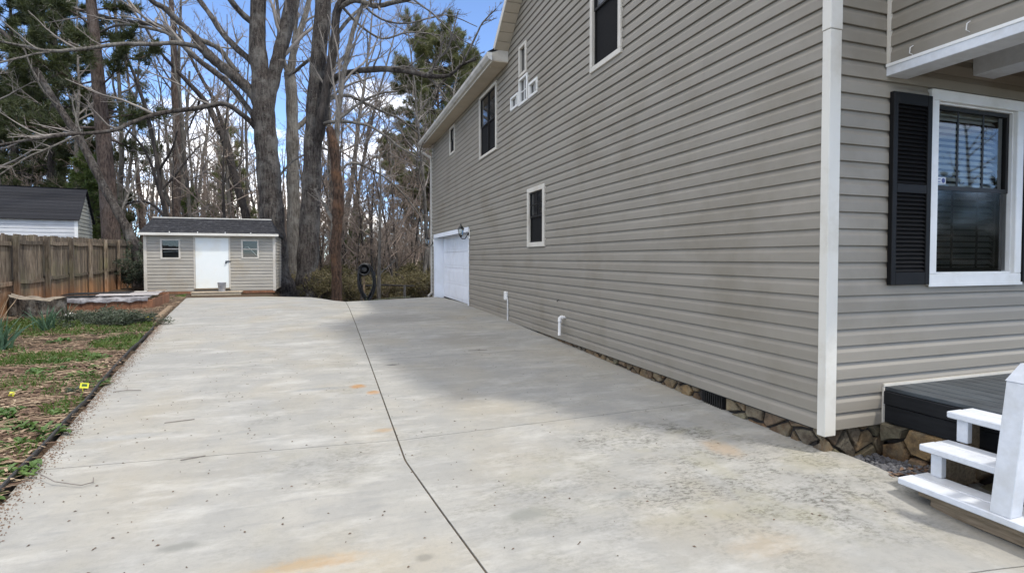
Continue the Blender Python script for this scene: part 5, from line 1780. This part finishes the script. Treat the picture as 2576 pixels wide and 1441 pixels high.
# ---- shared bare trees for the wood behind
def bare_mesh(seed, h, r0, n_limb, lo, sub_n, lean=0.06, twist=0.12):
    rs = np.random.RandomState(seed)
    P_, R_ = wander(rs, (0, 0, -0.3), (rs.normal(0, lean), rs.normal(0, lean), 1), h, r0, r0 * 0.12, 16, 0.035, 0.02)
    R_[0] *= 1.35
    main = [(P_, R_)]
    tw = []
    cum = np.linspace(0, 1, len(P_))
    for i in range(n_limb):
        t = lo + (0.97 - lo) * (i + rs.uniform(0, 1)) / n_limb
        p = np.array([np.interp(t, cum, P_[:, q]) for q in range(3)])
        r_ = float(np.interp(t, cum, R_))
        a = rs.uniform(0, 2 * math.pi)
        el = rs.uniform(0.35, 1.0)
        d = np.array([math.cos(a) * math.cos(el), math.sin(a) * math.cos(el), math.sin(el)])
        ln = h * rs.uniform(0.14, 0.30) * (1.25 - 0.75 * t)
        q, qr = wander(rs, p, d, ln, min(r_ * 0.6, 0.018 * ln + 0.012), 0.010, 7, twist, 0.05)
        tw.append((q, qr))
        sprout(rs, tw, q, qr, 2, sub_n, 0.42, 0.008, 0.15, 0.2)
    return main, tw


def make_tree(name, label, group, specs, bark, twm):
    protos = []
    for sp in specs:
        main, tw = bare_mesh(*sp)
        t = tag(empty(name), label, 'tree', group)
        tubes_mesh('trunk', main, bark, t, True, lambda r: 9)
        tubes_mesh('crown', tw, twm, t)
        protos.append([t, False])
    return protos


G1 = 'bare trees of the wood behind the sheds'
L1 = 'bare grey hardwood in the wood beyond the sheds and driveway'
grey = make_tree('hardwood_tree', L1, G1, [(31, 19, 0.17, 15, 0.35, 7), (32, 16, 0.13, 14, 0.25, 7), (33, 21, 0.20, 16, 0.45, 7), (34, 14, 0.10, 14, 0.20, 7)], 'bark_grey', 'twig')
L2 = 'slim brown leafless tree low in the wood beyond the driveway end'
brown = make_tree('hardwood_tree', L2, 'brown leafless saplings beyond the driveway end', [(41, 9, 0.06, 18, 0.12, 9), (42, 11, 0.08, 18, 0.15, 9), (43, 7, 0.05, 16, 0.08, 9)], 'bark_dark', 'twig_brown')


def place(protos, i, x, y, s, rz, z=None):
    pr = protos[i % len(protos)]
    if not pr[1]:
        o = pr[0]; pr[1] = True
    else:
        o = copy_tree(pr[0])
    o.location = (x, y, ground_z(x, y) - 0.05)
    o.rotation_euler = (0, 0, rz)
    o.scale = (s, s, s)
    return o


def blocked(x, y):
    if -11.5 < x < -1 and 21 < y < 25.5: return True
    if -19 < x < -8 and 22 < y < 30.5: return True
    if x > 2.2 and y < 25: return True
    return False


pr_ = random.Random(77)
cnt = 0
for i in range(400):
    px_ = pr_.uniform(-60, 1120)
    d = pr_.uniform(27, 62)
    p = at(px_, 650, d)
    if blocked(p[0], p[1]): continue
    if px_ > 900 and pr_.random() < 0.45: continue
    place(grey, cnt, p[0], p[1], pr_.uniform(0.8, 1.15) * (0.8 if px_ > 880 else 1), pr_.uniform(0, 6.28))
    cnt += 1
    if cnt >= 92: break
cnt = 0
for i in range(400):
    px_ = pr_.uniform(760, 1105) if i % 4 else pr_.uniform(-20, 760)
    d = pr_.uniform(25, 48)
    p = at(px_, 650, d)
    if blocked(p[0], p[1]): continue
    place(brown, cnt, p[0], p[1], pr_.uniform(0.75, 1.2), pr_.uniform(0, 6.28))
    cnt += 1
    if cnt >= 84: break
# the far wood reads as one mass of stems and twigs
fr_ = np.random.RandomState(5)
fw_paths = []
for i in range(640):
    px_ = fr_.uniform(-150, 1130) if i % 3 else fr_.uniform(840, 1130); d = fr_.uniform(55, 105)
    p = at(px_, 650, d)
    gz = ground_z(p[0], p[1])
    hgt = fr_.uniform(10, 20) * (0.55 if px_ > 860 else 1)
    P_, R_ = wander(fr_, (p[0], p[1], gz - 0.5), (fr_.normal(0, .05), fr_.normal(0, .05), 1), hgt, 0.15, 0.03, 6, 0.03)
    fw_paths.append((P_, R_))
    sprout(fr_, fw_paths, P_, R_, 2, 9, 0.30, 0.024, 0.06, 0.25)
tag(tubes_mesh('far_wood', fw_paths, 'twig_brown', None, True, lambda r: 4 if r > 0.1 else 3), 'far leafless wood reading as one grey-brown mass of stems', 'wood', kind='stuff')


# ---- pines
def needle_mesh(name, tufts, rs, material, parent, ln=0.28, wd=0.035, k=12, droop=0.0):
    """tufts: (centre, axis). Each tuft a burst of narrow needle blades"""
    C_ = np.array([t[0] for t in tufts]); A_ = np.array([t[1] for t in tufts])
    n_ = len(C_)
    d = rs.normal(0, 1, (n_, k, 3)) * 0.75 + A_[:, None, :] * 0.9
    d[:, :, 2] -= droop
    d /= np.linalg.norm(d, axis=2)[:, :, None]
    L_ = ln * rs.uniform(0.7, 1.25, (n_, k, 1))
    r_ = rs.normal(0, 1, (n_, k, 3))
    s = np.cross(d, r_); s /= np.linalg.norm(s, axis=2)[:, :, None] + 1e-9
    base = C_[:, None, :] + rs.normal(0, 0.05, (n_, k, 3))
    v = np.stack([base - s * wd * 0.5, base + s * wd * 0.5, base + d * L_], axis=2).reshape(-1, 3)
    f = np.arange(n_ * k * 3).reshape(-1, 3)
    return link_mesh(name, v, f, material, parent)


def pine(name, label, group, seed, h, r0, lo, nbr, blen, material, bark='bark_pine', tuft_k=13, dens=7, ln=0.28, top_round=False, droop=0.0):
    rs = np.random.RandomState(seed)
    P_, R_ = wander(rs, (0, 0, -0.3), (rs.normal(0, .02), rs.normal(0, .02), 1), h, r0, 0.03, 16, 0.012, 0.01)
    R_[0] *= 1.3
    t = tag(empty(name), label, 'tree', group)
    tubes_mesh('trunk', [(P_, R_)], bark, t, True, lambda r: 12)
    br, tufts = [], []
    cum = np.linspace(0, 1, len(P_))
    for i in range(nbr):
        u = (i + rs.uniform(0, 1)) / nbr
        tt = lo + (0.985 - lo) * u
        p = np.array([np.interp(tt, cum, P_[:, q]) for q in range(3)])
        shape = (1.1 - 0.85 * u) if not top_round else math.sin(math.pi * (0.14 + 0.72 * u)) ** 0.6
        L_ = blen * shape * rs.uniform(0.6, 1.15)
        a = i * 2.4 + rs.normal(0, .4)
        el = rs.uniform(-0.15, 0.35) + 0.35 * u
        q, qr = wander(rs, p, (math.cos(a) * math.cos(el), math.sin(a) * math.cos(el), math.sin(el)), L_, 0.02 + 0.012 * L_, 0.01, 6, 0.09, 0.03)
        br.append((q, qr))
        n2 = max(3, int(L_ * 3.2))
        sb = []
        sprout(rs, sb, q, qr, 1, n2, 0.36, 0.007, 0.3, 0.12, (0.5, 1.0))
        br += sb
        for (b_, _) in sb + [(q, qr)]:
            seg = b_[1:] - b_[:-1]
            for _ in range(dens):
                j = rs.randint(max(0, len(seg) - 3), len(seg))
                tufts.append((b_[j] + seg[j] * rs.uniform(0, 1) + rs.normal(0, 0.07, 3), unit(seg[j] + np.array([0, 0, 0.1]))))
    tubes_mesh('branches', br, bark, t)
    needle_mesh('crown', tufts, rs, material, t, ln, 0.042, tuft_k, droop)
    return t


pA = pine('pine_tree', 'tall pine with a long bare red-brown trunk behind the fence corner', None, 51, 24, 0.42, 0.30, 40, 3.6, 'needle_dark', dens=7, ln=0.34)
p = at(285, 640, 25.5); pA.location = (p[0], p[1], ground_z(p[0], p[1])); pA.rotation_euler = (R(1.0), R(-3.2), R(40))
pB = pine('evergreen_tree', 'dense dark green conifer with low boughs, behind the white outbuilding', 'dark conifers behind the white outbuilding', 52, 20, 0.34, 0.12, 76, 4.4, 'needle_dark', 'bark_dark', dens=10, ln=0.36)
p = at(128, 640, 33); pB.location = (p[0], p[1], ground_z(p[0], p[1]))
pC = copy_tree(pB); p = at(40, 640, 37); pC.location = (p[0], p[1], ground_z(p[0], p[1])); pC.rotation_euler = (0, 0, 2.1); pC.scale = (1.1, 1.1, 1.12)
pD = copy_tree(pB); p = at(168, 640, 39); pD.location = (p[0], p[1], ground_z(p[0], p[1])); pD.rotation_euler = (0, 0, 4.0); pD.scale = (0.95, 0.95, 1.2)
pE = pine('pine_tree', 'round-topped olive green pine rising behind the garage roof', 'round-topped pines beyond the garage', 53, 22, 0.30, 0.58, 74, 4.3, 'needle', dens=12, top_round=True, tuft_k=14, ln=0.42)
p = at(1112, 640, 46); pE.location = (p[0], p[1], ground_z(p[0], p[1])); pE.scale = (1.0, 1.0, 1.02)
pF = copy_tree(pE); pF['label'] = 'shorter olive pine showing low beside the garage downspout'
p = at(1040, 640, 58); pF.location = (p[0], p[1], ground_z(p[0], p[1])); pF.rotation_euler = (0, 0, 2); pF.scale = (1.0, 1.0, 0.80)
pG = copy_tree(pE); pG['label'] = 'small olive pine lowest against the sky beside the garage'
p = at(1072, 640, 42); pG.location = (p[0], p[1], ground_z(p[0], p[1])); pG.rotation_euler = (0, 0, 4.4); pG.scale = (0.6, 0.6, 0.47)
pH = pine('pine_tree', 'thin pine with sparse dark needles between the tall pine and the slim brown trunk', None, 54, 21, 0.2, 0.35, 40, 3.0, 'needle_dark', dens=4, tuft_k=10)
p = at(365, 640, 40); pH.location = (p[0], p[1], ground_z(p[0], p[1]))
pI = pine('young_pine', 'young olive pine half hidden behind the big maple', None, 55, 12, 0.14, 0.2, 36, 2.2, 'needle', dens=6)
p = at(600, 640, 38); pI.location = (p[0], p[1], ground_z(p[0], p[1])); 
pJ = pine('cedar_tree', 'bright green young cedar in front of the tall pine trunk', None, 56, 6.8, 0.10, 0.35, 40, 1.9, 'cedar', 'bark_dark', dens=9, ln=0.16, droop=0.4)
p = at(235, 640, 27.5); pJ.location = (p[0], p[1], ground_z(p[0], p[1]))
pK = copy_tree(pJ); pK['label'] = 'bright green young cedar in the wood behind the hanging hose'
p = at(895, 640, 31); pK.location = (p[0], p[1], ground_z(p[0], p[1])); pK.scale = (0.6, 0.6, 0.72); pK.rotation_euler = (0, 0, 1)
pL = copy_tree(pJ); pL['label'] = 'ivy-green conifer over the left part of the shed roof'
p = at(478, 640, 33); pL.location = (p[0], p[1], ground_z(p[0], p[1])); pL.scale = (0.5, 0.5, 0.9); pL.rotation_euler = (0, 0, 3)


# ---- twiggy olive bushes past the driveway edge
def bush(seed, r_, h, n_, material, twm='twig_brown'):
    rs = np.random.RandomState(seed)
    t = empty('bush')
    br, tu = [], []
    for i in range(n_):
        a = rs.uniform(0, 6.28); e = rs.uniform(0.5, 1.4)
        d = (math.cos(a) * math.cos(e), math.sin(a) * math.cos(e), math.sin(e))
        q, qr = wander(rs, (rs.normal(0, r_ * .25), rs.normal(0, r_ * .25), -0.1), d, h * rs.uniform(.6, 1.1), 0.012, 0.005, 5, 0.16, 0.03)
        br.append((q, qr)); sb = []
        sprout(rs, sb, q, qr, 2, 5, 0.42, 0.005, 0.2, 0.2)
        br += sb
        for (b_, _) in sb:
            tu.append((b_[-1], unit(b_[-1] - b_[0])))
    tubes_mesh('stems', br, twm, t)
    needle_mesh('leaves', tu, rs, material, t, 0.10, 0.045, 7)
    return t


GB = 'olive brown bushes past the driveway edge'
b0 = tag(bush(61, 0.6, 1.3, 34, 'olive'), 'twiggy olive-brown bush below the far driveway edge', 'bush', GB)
p = at(820, 700, 21.5); b0.location = (p[0], p[1], ground_z(p[0], p[1]))
for i, (px_, d, s) in enumerate([(875, 22, 1.0), (905, 24, 1.1), (985, 23, 0.9), (1030, 24, 1.1), (1070, 23.5, 1.0), (800, 24, 1.2), (940, 26, 1.3), (1010, 28, 1.4), (1060, 29, 1.4), (860, 27, 1.3), (985, 31, 1.5), (910, 30, 1.5), (1045, 33, 1.6), (830, 31, 1.5)]):
    c = copy_tree(b0); p = at(px_, 700, d)
    c.location = (p[0], p[1], ground_z(p[0], p[1])); c.scale = (s, s, s * pr_.uniform(.8, 1.1)); c.rotation_euler = (0, 0, pr_.uniform(0, 6))
b1 = tag(bush(63, 0.6, 1.5, 26, 'weed_dark'), 'dark brushy tangle in the gap between fence end and shed', 'bush', 'dark brush beside the shed')
b1.location = (-7.0, 24.2, ground_z(-7.0, 24.2))
c = copy_tree(b1); c.location = (-7.6, 26.5, ground_z(-7.6, 26.5)); c.scale = (1.2, 1.2, 1.3)
c = copy_tree(b1); c.location = (-6.6, 25.8, ground_z(-6.6, 25.8)); c.scale = (1.1, 1.1, 1.2); c.rotation_euler = (0, 0, 2)

# ---- front garden behind the viewer, seen only mirrored in the front window
for i, (x, y, sx, sz) in enumerate([(24, -9, .34, .26), (29, -12, .40, .24), (34, -13, .42, .30), (40, -15, .45, .26), (31, -17, .5, .34), (46, -19, .6, .36), (38, -21, .55, .36)]):
    c = copy_tree(pB); c.location = (x, y, ground_z(x, y)); c.scale = (sx, sx, sz); c.rotation_euler = (0, 0, i * 1.1)
    tag(c, 'clipped evergreen across the front garden, mirrored in the front window', 'tree', 'evergreens mirrored in the front window')
for i, (x, y, sx) in enumerate([(27, -9.5, .75), (36, -11, .8)]):
    c = copy_tree(grey[i + 1][0]); c.location = (x, y, ground_z(x, y)); c.scale = (sx, sx, sx)
    tag(c, 'bare tree across the front garden, mirrored in the front window', 'tree', 'bare trees mirrored in the front window')

# ================================================================== PLANTS AND LITTER IN THE BED
lr = np.random.RandomState(12)
PATCH = [(-2.95, 9.9, 0.6, 0.9, 0.9), (-3.6, 8.6, 0.75, 0.5, 0.9), (-4.4, 11.6, 1.3, 0.8, 0.6), (-3.6, 11.6, 0.8, 0.8, 0.6), (-2.6, 6.9, 0.25, 0.5, 0.6), (-3.3, 7.2, 0.5, 0.4, 0.6), (-2.3, 6.05, 0.2, 0.35, 0.8),
         (-4.3, 20.6, 0.55, 0.7, 1.0), (-5.4, 12.6, 1.0, 0.8, 0.8), (-2.05, 4.9, 0.15, 0.3, 0.5), (-4.7, 9.3, 0.6, 0.5, 0.7)]


def grass_density(x, y):
    g = 0
    for (cx, cy, rx, ry, a) in PATCH:
        d = ((x - cx) / rx) ** 2 + ((y - cy) / ry) ** 2
        g = max(g, a * (1 - smooth(0.5, 1.25, d + 0.35 * vnoise(x * 3, y * 3, 5))))
    return g


v, f = [], []
n_b = 0
tries = 0
while n_b < 26000 and tries < 120000:
    tries += 1
    x, y = lr.uniform(-6.4, -1.7), lr.uniform(3.5, 21.3)
    if x > left_edge(y) - 0.05: continue
    gd_ = grass_density(x, y)
    if lr.uniform() > max(gd_, 0.012): continue
    z = ground_z(x, y) - 0.005
    a = lr.uniform(0, 6.28); h = lr.uniform(0.025, 0.085) * (0.6 + 0.5 * gd_); w_ = lr.uniform(0.004, 0.009)
    if y > 9: w_ *= 1.6
    dx_, dy_ = math.cos(a), math.sin(a); le_ = lr.uniform(0.2, 0.9) * h
    b_ = len(v)
    v += [(x - dy_ * w_, y + dx_ * w_, z), (x + dy_ * w_, y - dx_ * w_, z), (x + dx_ * le_ * .4, y + dy_ * le_ * .4, z + h * .7), (x + dx_ * le_, y + dy_ * le_, z + h)]
    f += [(b_, b_ + 1, b_ + 2), (b_ + 1, b_ + 3, b_ + 2)]
    n_b += 1
tag(link_mesh('grass', np.array(v), np.array(f), 'grass', None), 'patchy green grass and chickweed growing in the planting bed', 'grass', kind='stuff')

# dead stems and leaf litter
v, f = [], []
for i in range(30000):
    x, y = lr.uniform(-6.6, -1.6), (lr.uniform(3.0, 20.5) if i % 3 else lr.uniform(3.0, 9.5))
    if x > left_edge(y) - 0.03: continue
    if y > 12 and lr.uniform() < 0.5: continue
    if lr.uniform() < grass_density(x, y) * 0.85: continue
    z = ground_z(x, y) + lr.uniform(0.003, 0.03)
    long_ = lr.uniform() < 0.28
    L_ = lr.uniform(0.10, 0.42) if long_ else lr.uniform(0.02, 0.06)
    w_ = lr.uniform(0.002, 0.0045) if long_ else lr.uniform(0.005, 0.014)
    a = lr.normal(0.1, 0.55) if long_ else lr.uniform(0, 6.28)
    dx_, dy_ = math.cos(a), math.sin(a)
    t_ = lr.uniform(-0.012, 0.012)
    b_ = len(v)
    v += [(x - dx_ * L_ / 2 - dy_ * w_, y - dy_ * L_ / 2 + dx_ * w_, z), (x - dx_ * L_ / 2 + dy_ * w_, y - dy_ * L_ / 2 - dx_ * w_, z), (x + dx_ * L_ / 2 + dy_ * w_, y + dy_ * L_ / 2 - dx_ * w_, z + t_), (x + dx_ * L_ / 2 - dy_ * w_, y + dy_ * L_ / 2 + dx_ * w_, z + t_), (x, y, z + 0.006)]
    f += [(b_, b_ + 1, b_ + 4), (b_ + 1, b_ + 2, b_ + 4), (b_ + 2, b_ + 3, b_ + 4), (b_ + 3, b_, b_ + 4)]
v = np.array(v); f = np.array(f)
half = len(f) // 8 * 4
tag(link_mesh('dead_stems', v, f[:half], 'straw', None), 'scattered dry straw-coloured stems lying over the planting bed', 'straw', kind='stuff')
tag(link_mesh('leaf_litter', v.copy(), f[half:], 'litter', None), 'brown dead leaves and mulch bits over the planting bed', 'leaf litter', kind='stuff')

# crumbs of leaf and bark on the concrete, thickest along the edging
for nm_, mt_, n_, edge, lb_ in (('leaf_crumbs', 'litter', 3400, True, 'reddish-brown leaf crumbs lying along the edging on the concrete'), ('bark_crumbs', 'debris', 1500, False, 'tiny dark bark crumbs strewn over the driveway concrete')):
    v, f = [], []
    for i in range(n_):
        if edge:
            y = lr.uniform(2.4, 13)
            x = left_edge(y) + abs(lr.normal(0, 0.06)) + 0.004
        else:
            y = lr.uniform(2.2, 16)
            x = lr.uniform(left_edge(y), 3.4)
            if lr.uniform() < 0.5 * smooth(-1, 2.5, x): continue
        if not in_drive(x, y): continue
        z = drive_z(x, y) + 0.002
        L_ = lr.uniform(0.003, 0.010) if edge else lr.uniform(0.003, 0.012)
        w_ = L_ * lr.uniform(0.25, 0.7)
        a = lr.uniform(0, 6.28); dx_, dy_ = math.cos(a), math.sin(a)
        b_ = len(v)
        v += [(x - dx_ * L_, y - dy_ * L_, z), (x + dy_ * w_, y - dx_ * w_, z + .001), (x + dx_ * L_, y + dy_ * L_, z), (x - dy_ * w_, y + dx_ * w_, z + .001), (x, y, z + 0.006)]
        f += [(b_, b_ + 1, b_ + 4), (b_ + 1, b_ + 2, b_ + 4), (b_ + 2, b_ + 3, b_ + 4), (b_ + 3, b_, b_ + 4)]
    tag(link_mesh(nm_, np.array(v), np.array(f), mt_, None), lb_, 'debris', kind='stuff')


# leafy weeds
def weed(seed, n_, L_, w_, material):
    rs = random.Random(seed)
    v, f = [], []
    for i in range(n_):
        a = rs.uniform(0, 6.28); e = rs.uniform(0.15, 1.1); l_ = L_ * rs.uniform(.6, 1.2); ww = w_ * rs.uniform(.7, 1.2)
        ox, oy = rs.gauss(0, L_ * .35), rs.gauss(0, L_ * .35)
        b_ = len(v)
        for t, wd in ((0, .25), (.35, 1), (.7, .8), (1, .05)):
            hh = l_ * t * math.sin(e) - l_ * .45 * t * t
            rr = l_ * t * math.cos(e)
            x, y = ox + rr * math.cos(a), oy + rr * math.sin(a)
            v += [(x - math.sin(a) * ww * wd, y + math.cos(a) * ww * wd, max(hh, 0.004) + .01 * wd), (x, y, max(hh, 0.002)), (x + math.sin(a) * ww * wd, y - math.cos(a) * ww * wd, max(hh, 0.004) + .01 * wd)]
        for s_ in range(3):
            for q in range(2):
                f.append((b_ + s_ * 3 + q, b_ + s_ * 3 + q + 1, b_ + s_ * 3 + 3 + q + 1, b_ + s_ * 3 + 3 + q))
    return v, f


wp = [weed(s, 26, 0.11, 0.017, None) for s in (1, 2, 3)]
wm = []
for q in wp:
    o = link_mesh('weed', q[0], q[1], 'weed', None); wm.append(o)
spots = [(-3.25, 7.65, 1.6), (-2.75, 7.4, 1.3), (-3.5, 7.0, 1.3), (-2.35, 5.35, 1.3), (-2.12, 5.25, 1.2), (-2.42, 4.9, 1.4), (-2.75, 5.9, 1.2), (-2.05, 5.75, 1.1), (-1.98, 4.35, 1.2), (-2.2, 4.5, 1.3), (-2.0, 4.85, 1.0), (-2.6, 5.0, 1.4),
         (-3.05, 6.3, 1.1), (-2.35, 6.9, 0.9), (-1.95, 3.95, 1.0), (-2.7, 4.55, 1.2), (-3.9, 7.9, 1.5), (-3.3, 8.3, 1.3), (-4.0, 10.2, 1.5), (-2.95, 8.55, 1.3)]
wr_ = random.Random(31)
for _ in range(34):
    y = wr_.uniform(3.6, 9.5); x = left_edge(y) - 0.16 - abs(wr_.gauss(0, 0.9))
    if x > -4.6: spots.append((x, y, wr_.uniform(0.5, 1.1)))
for i, (x, y, s) in enumerate(spots):
    o = wm[i % 3] if i < 3 else wm[i % 3].copy()
    if i >= 3: col.objects.link(o)
    o.location = (x, y, ground_z(x, y)); o.scale = (s, s, s); o.rotation_euler = (0, 0, i * 1.3)
    tag(o, 'low clump of fresh green weeds among the straw of the planting bed', 'weed', 'green weed clumps in the planting bed')
o = link_mesh('leafy_plant', *weed(9, 40, 0.10, 0.014, None), 'weed_dark', None)
o.location = (-2.5, 6.62, ground_z(-2.5, 6.62)); tag(o, 'dark grey-green leafy plant right beside the yellow tag', 'plant')
# dandelion by the timber
dl = tag(empty('dandelion', (-3.42, 12.3, ground_z(-3.42, 12.3))), 'small yellow-flowered dandelion at the edge of the drive', 'flower')
link_mesh('leaves', *weed(14, 20, 0.12, 0.015, None), 'weed', dl)
for (x, y, h) in ((0, 0, .12), (.06, .04, .09), (-.05, .05, .10)):
    MB().lathe([(0.004, 0), (0.022, 0.008), (0.018, 0.014)], (x, y, h), 10).build('flower_head', 'yellow_petal', dl)
    MB().tube([(x * .5, y * .5, 0), (x, y, h)], 0.003, 5).build('stem', 'weed', dl)


# strap-leaved clumps (iris / daffodil)
def straps(seed, n_, h, w_, spread):
    rs = random.Random(seed)
    v, f = [], []
    for i in range(n_):
        a = rs.uniform(0, 6.28); tilt = rs.uniform(.05, spread); hh = h * rs.uniform(.55, 1.1); ww = w_ * rs.uniform(.7, 1.2)
        ox, oy = rs.gauss(0, .06), rs.gauss(0, .06); tw_ = rs.uniform(0, 3.14)
        b_ = len(v)
        for t in (0, .3, .6, .85, 1):
            wd = ww * (1 - t ** 3 * .95)
            out = hh * (tilt * t + .35 * tilt * t * t * t)
            z = hh * (t - .25 * tilt * t ** 3)
            x, y = ox + out * math.cos(a), oy + out * math.sin(a)
            v += [(x - math.sin(tw_) * wd, y + math.cos(tw_) * wd, z), (x + math.sin(tw_) * wd, y - math.cos(tw_) * wd, z)]
        for s_ in range(4):
            f.append((b_ + s_ * 2, b_ + s_ * 2 + 1, b_ + s_ * 2 + 3, b_ + s_ * 2 + 2))
    return v, f


ir = tag(link_mesh('iris_clump', *straps(3, 60, 0.55, 0.017, 0.7), 'iris', None), 'upright blue-green strap-leaved clump at the left side of the planting bed', 'plant')
ir.location = (-4.55, 9.6, ground_z(-4.55, 9.6))
ir2 = tag(link_mesh('iris_clump', *straps(5, 36, 0.42, 0.014, 0.8), 'iris', None), 'second, lower strap-leaved clump in front of the stump', 'plant')
ir2.location = (-4.75, 11.6, ground_z(-4.75, 11.6))
ir3 = tag(link_mesh('daffodil_leaves', *straps(6, 18, 0.45, 0.010, 1.0), 'weed_dark', None), 'loose dark daffodil leaves before the raised bed', 'plant')
ir3.location = (-5.0, 12.9, ground_z(-5.0, 12.9))
# dead cane stalks by the iris
cn_ = tag(empty('dead_canes', (-5.1, 10.6, ground_z(-5.1, 10.6))), 'bunch of dry brown canes standing beside the strap-leaved clump', 'canes')
rs = np.random.RandomState(3)
cp_ = [wander(rs, (rs.normal(0, .08), rs.normal(0, .08), 0), (rs.normal(.25, .35), rs.normal(0, .3), 1), rs.uniform(.45, .95), 0.008, 0.004, 4, 0.08) for _ in range(14)]
tubes_mesh('cane', cp_, 'straw', cn_)
# sprawling grey-green shrub
def sprawl(seed):
    rs = np.random.RandomState(seed)
    t = empty('sprawling_shrub')
    br, tu = [], []
    for i in range(46):
        a = rs.uniform(0, 6.28)
        q, qr = wander(rs, (rs.normal(0, .35), rs.normal(0, .22), 0), (math.cos(a), math.sin(a), .55), rs.uniform(.3, .6), .006, .003, 4, .2, -.03)
        br.append((q, qr)); sb = []; sprout(rs, sb, q, qr, 1, 7, .45, .003, .1, .25); br += sb
        for (b_, _) in sb + [(q, qr)]:
            for j in range(1, len(b_)): tu.append((b_[j], unit(b_[j] - b_[j - 1])))
    tubes_mesh('stems', br, 'twig', t)
    needle_mesh('leaves', tu, rs, 'weed_dark', t, .06, .03, 6)
    return t


s1 = tag(sprawl(4), 'sprawling grey-green shrub in front of the raised bed', 'shrub'); s1.location = (-3.95, 12.2, ground_z(-3.95, 12.2)); s1.scale = (0.85, 0.85, 0.62)
s2 = tag(sprawl(7), 'dark low shrub hugging the long side of the raised bed', 'shrub'); s2.location = (-4.7, 13.4, ground_z(-4.7, 13.4)); s2.scale = (0.9, 0.9, 0.45)

# fallen twigs on the drive
tws = [(-2.02, 6.55, 'short forked twig on the concrete near the edging', [[(-.12, 0, .008), (0, .01, .014), (.13, -.01, .008)], [(0, .01, .014), (-.02, .08, .03)]]),
       (-1.55, 4.1, 'curled pale dead stem lying over the black edging', [[(-.28, .18, .05), (-.12, .02, .03), (.05, -.06, .015), (.10, -.02, .012), (.08, .04, .02)]]),
       (-1.25, 5.3, 'straight dark twig on the left half of the drive', [[(-.11, -.02, .007), (.11, .02, .007)]]),
       (-0.95, 4.35, 'small dark stick just below the cross joint on the left slab', [[(-.07, -.02, .007), (.08, .02, .007)]]),
       (2.05, 7.6, 'thin twig on the shaded half of the drive by the wall', [[(-.14, 0, .006), (.14, -.02, .006)], [(0, 0, .006), (.05, .05, .008)]])]
for (x, y, lb, segs) in tws:
    t = tag(empty('fallen_twig', (x, y, drive_z(x, y))), lb, 'twig')
    for sg in segs:
        MB().tube(sg, 0.0035, 5).build('stem', 'twig', t)
# dead leaves drifted at the foot of the porch stones
v, f = [], []
for i in range(60):
    x, y = lr.uniform(3.62, 4.02), lr.uniform(2.34, 2.66)
    z = max(-0.06, drive_z(x, y) if y < 2.5 else -0.05) + lr.uniform(0.01, 0.035); a = lr.uniform(0, 6.28); L_ = lr.uniform(.025, .05); w_ = L_ * .45
    dx_, dy_ = math.cos(a), math.sin(a); b_ = len(v)
    v += [(x - dx_ * L_, y - dy_ * L_, z), (x + dy_ * w_, y - dx_ * w_, z + .012), (x + dx_ * L_, y + dy_ * L_, z + lr.uniform(-.01, .02)), (x - dy_ * w_, y + dx_ * w_, z + .012), (x, y, z)]
    f += [(b_, b_ + 1, b_ + 4), (b_ + 1, b_ + 2, b_ + 4), (b_ + 2, b_ + 3, b_ + 4), (b_ + 3, b_, b_ + 4)]
tag(link_mesh('dead_leaves', np.array(v), np.array(f), 'litter', None), 'small drift of tan dead leaves at the foot of the porch stones', 'leaf litter', kind='stuff')
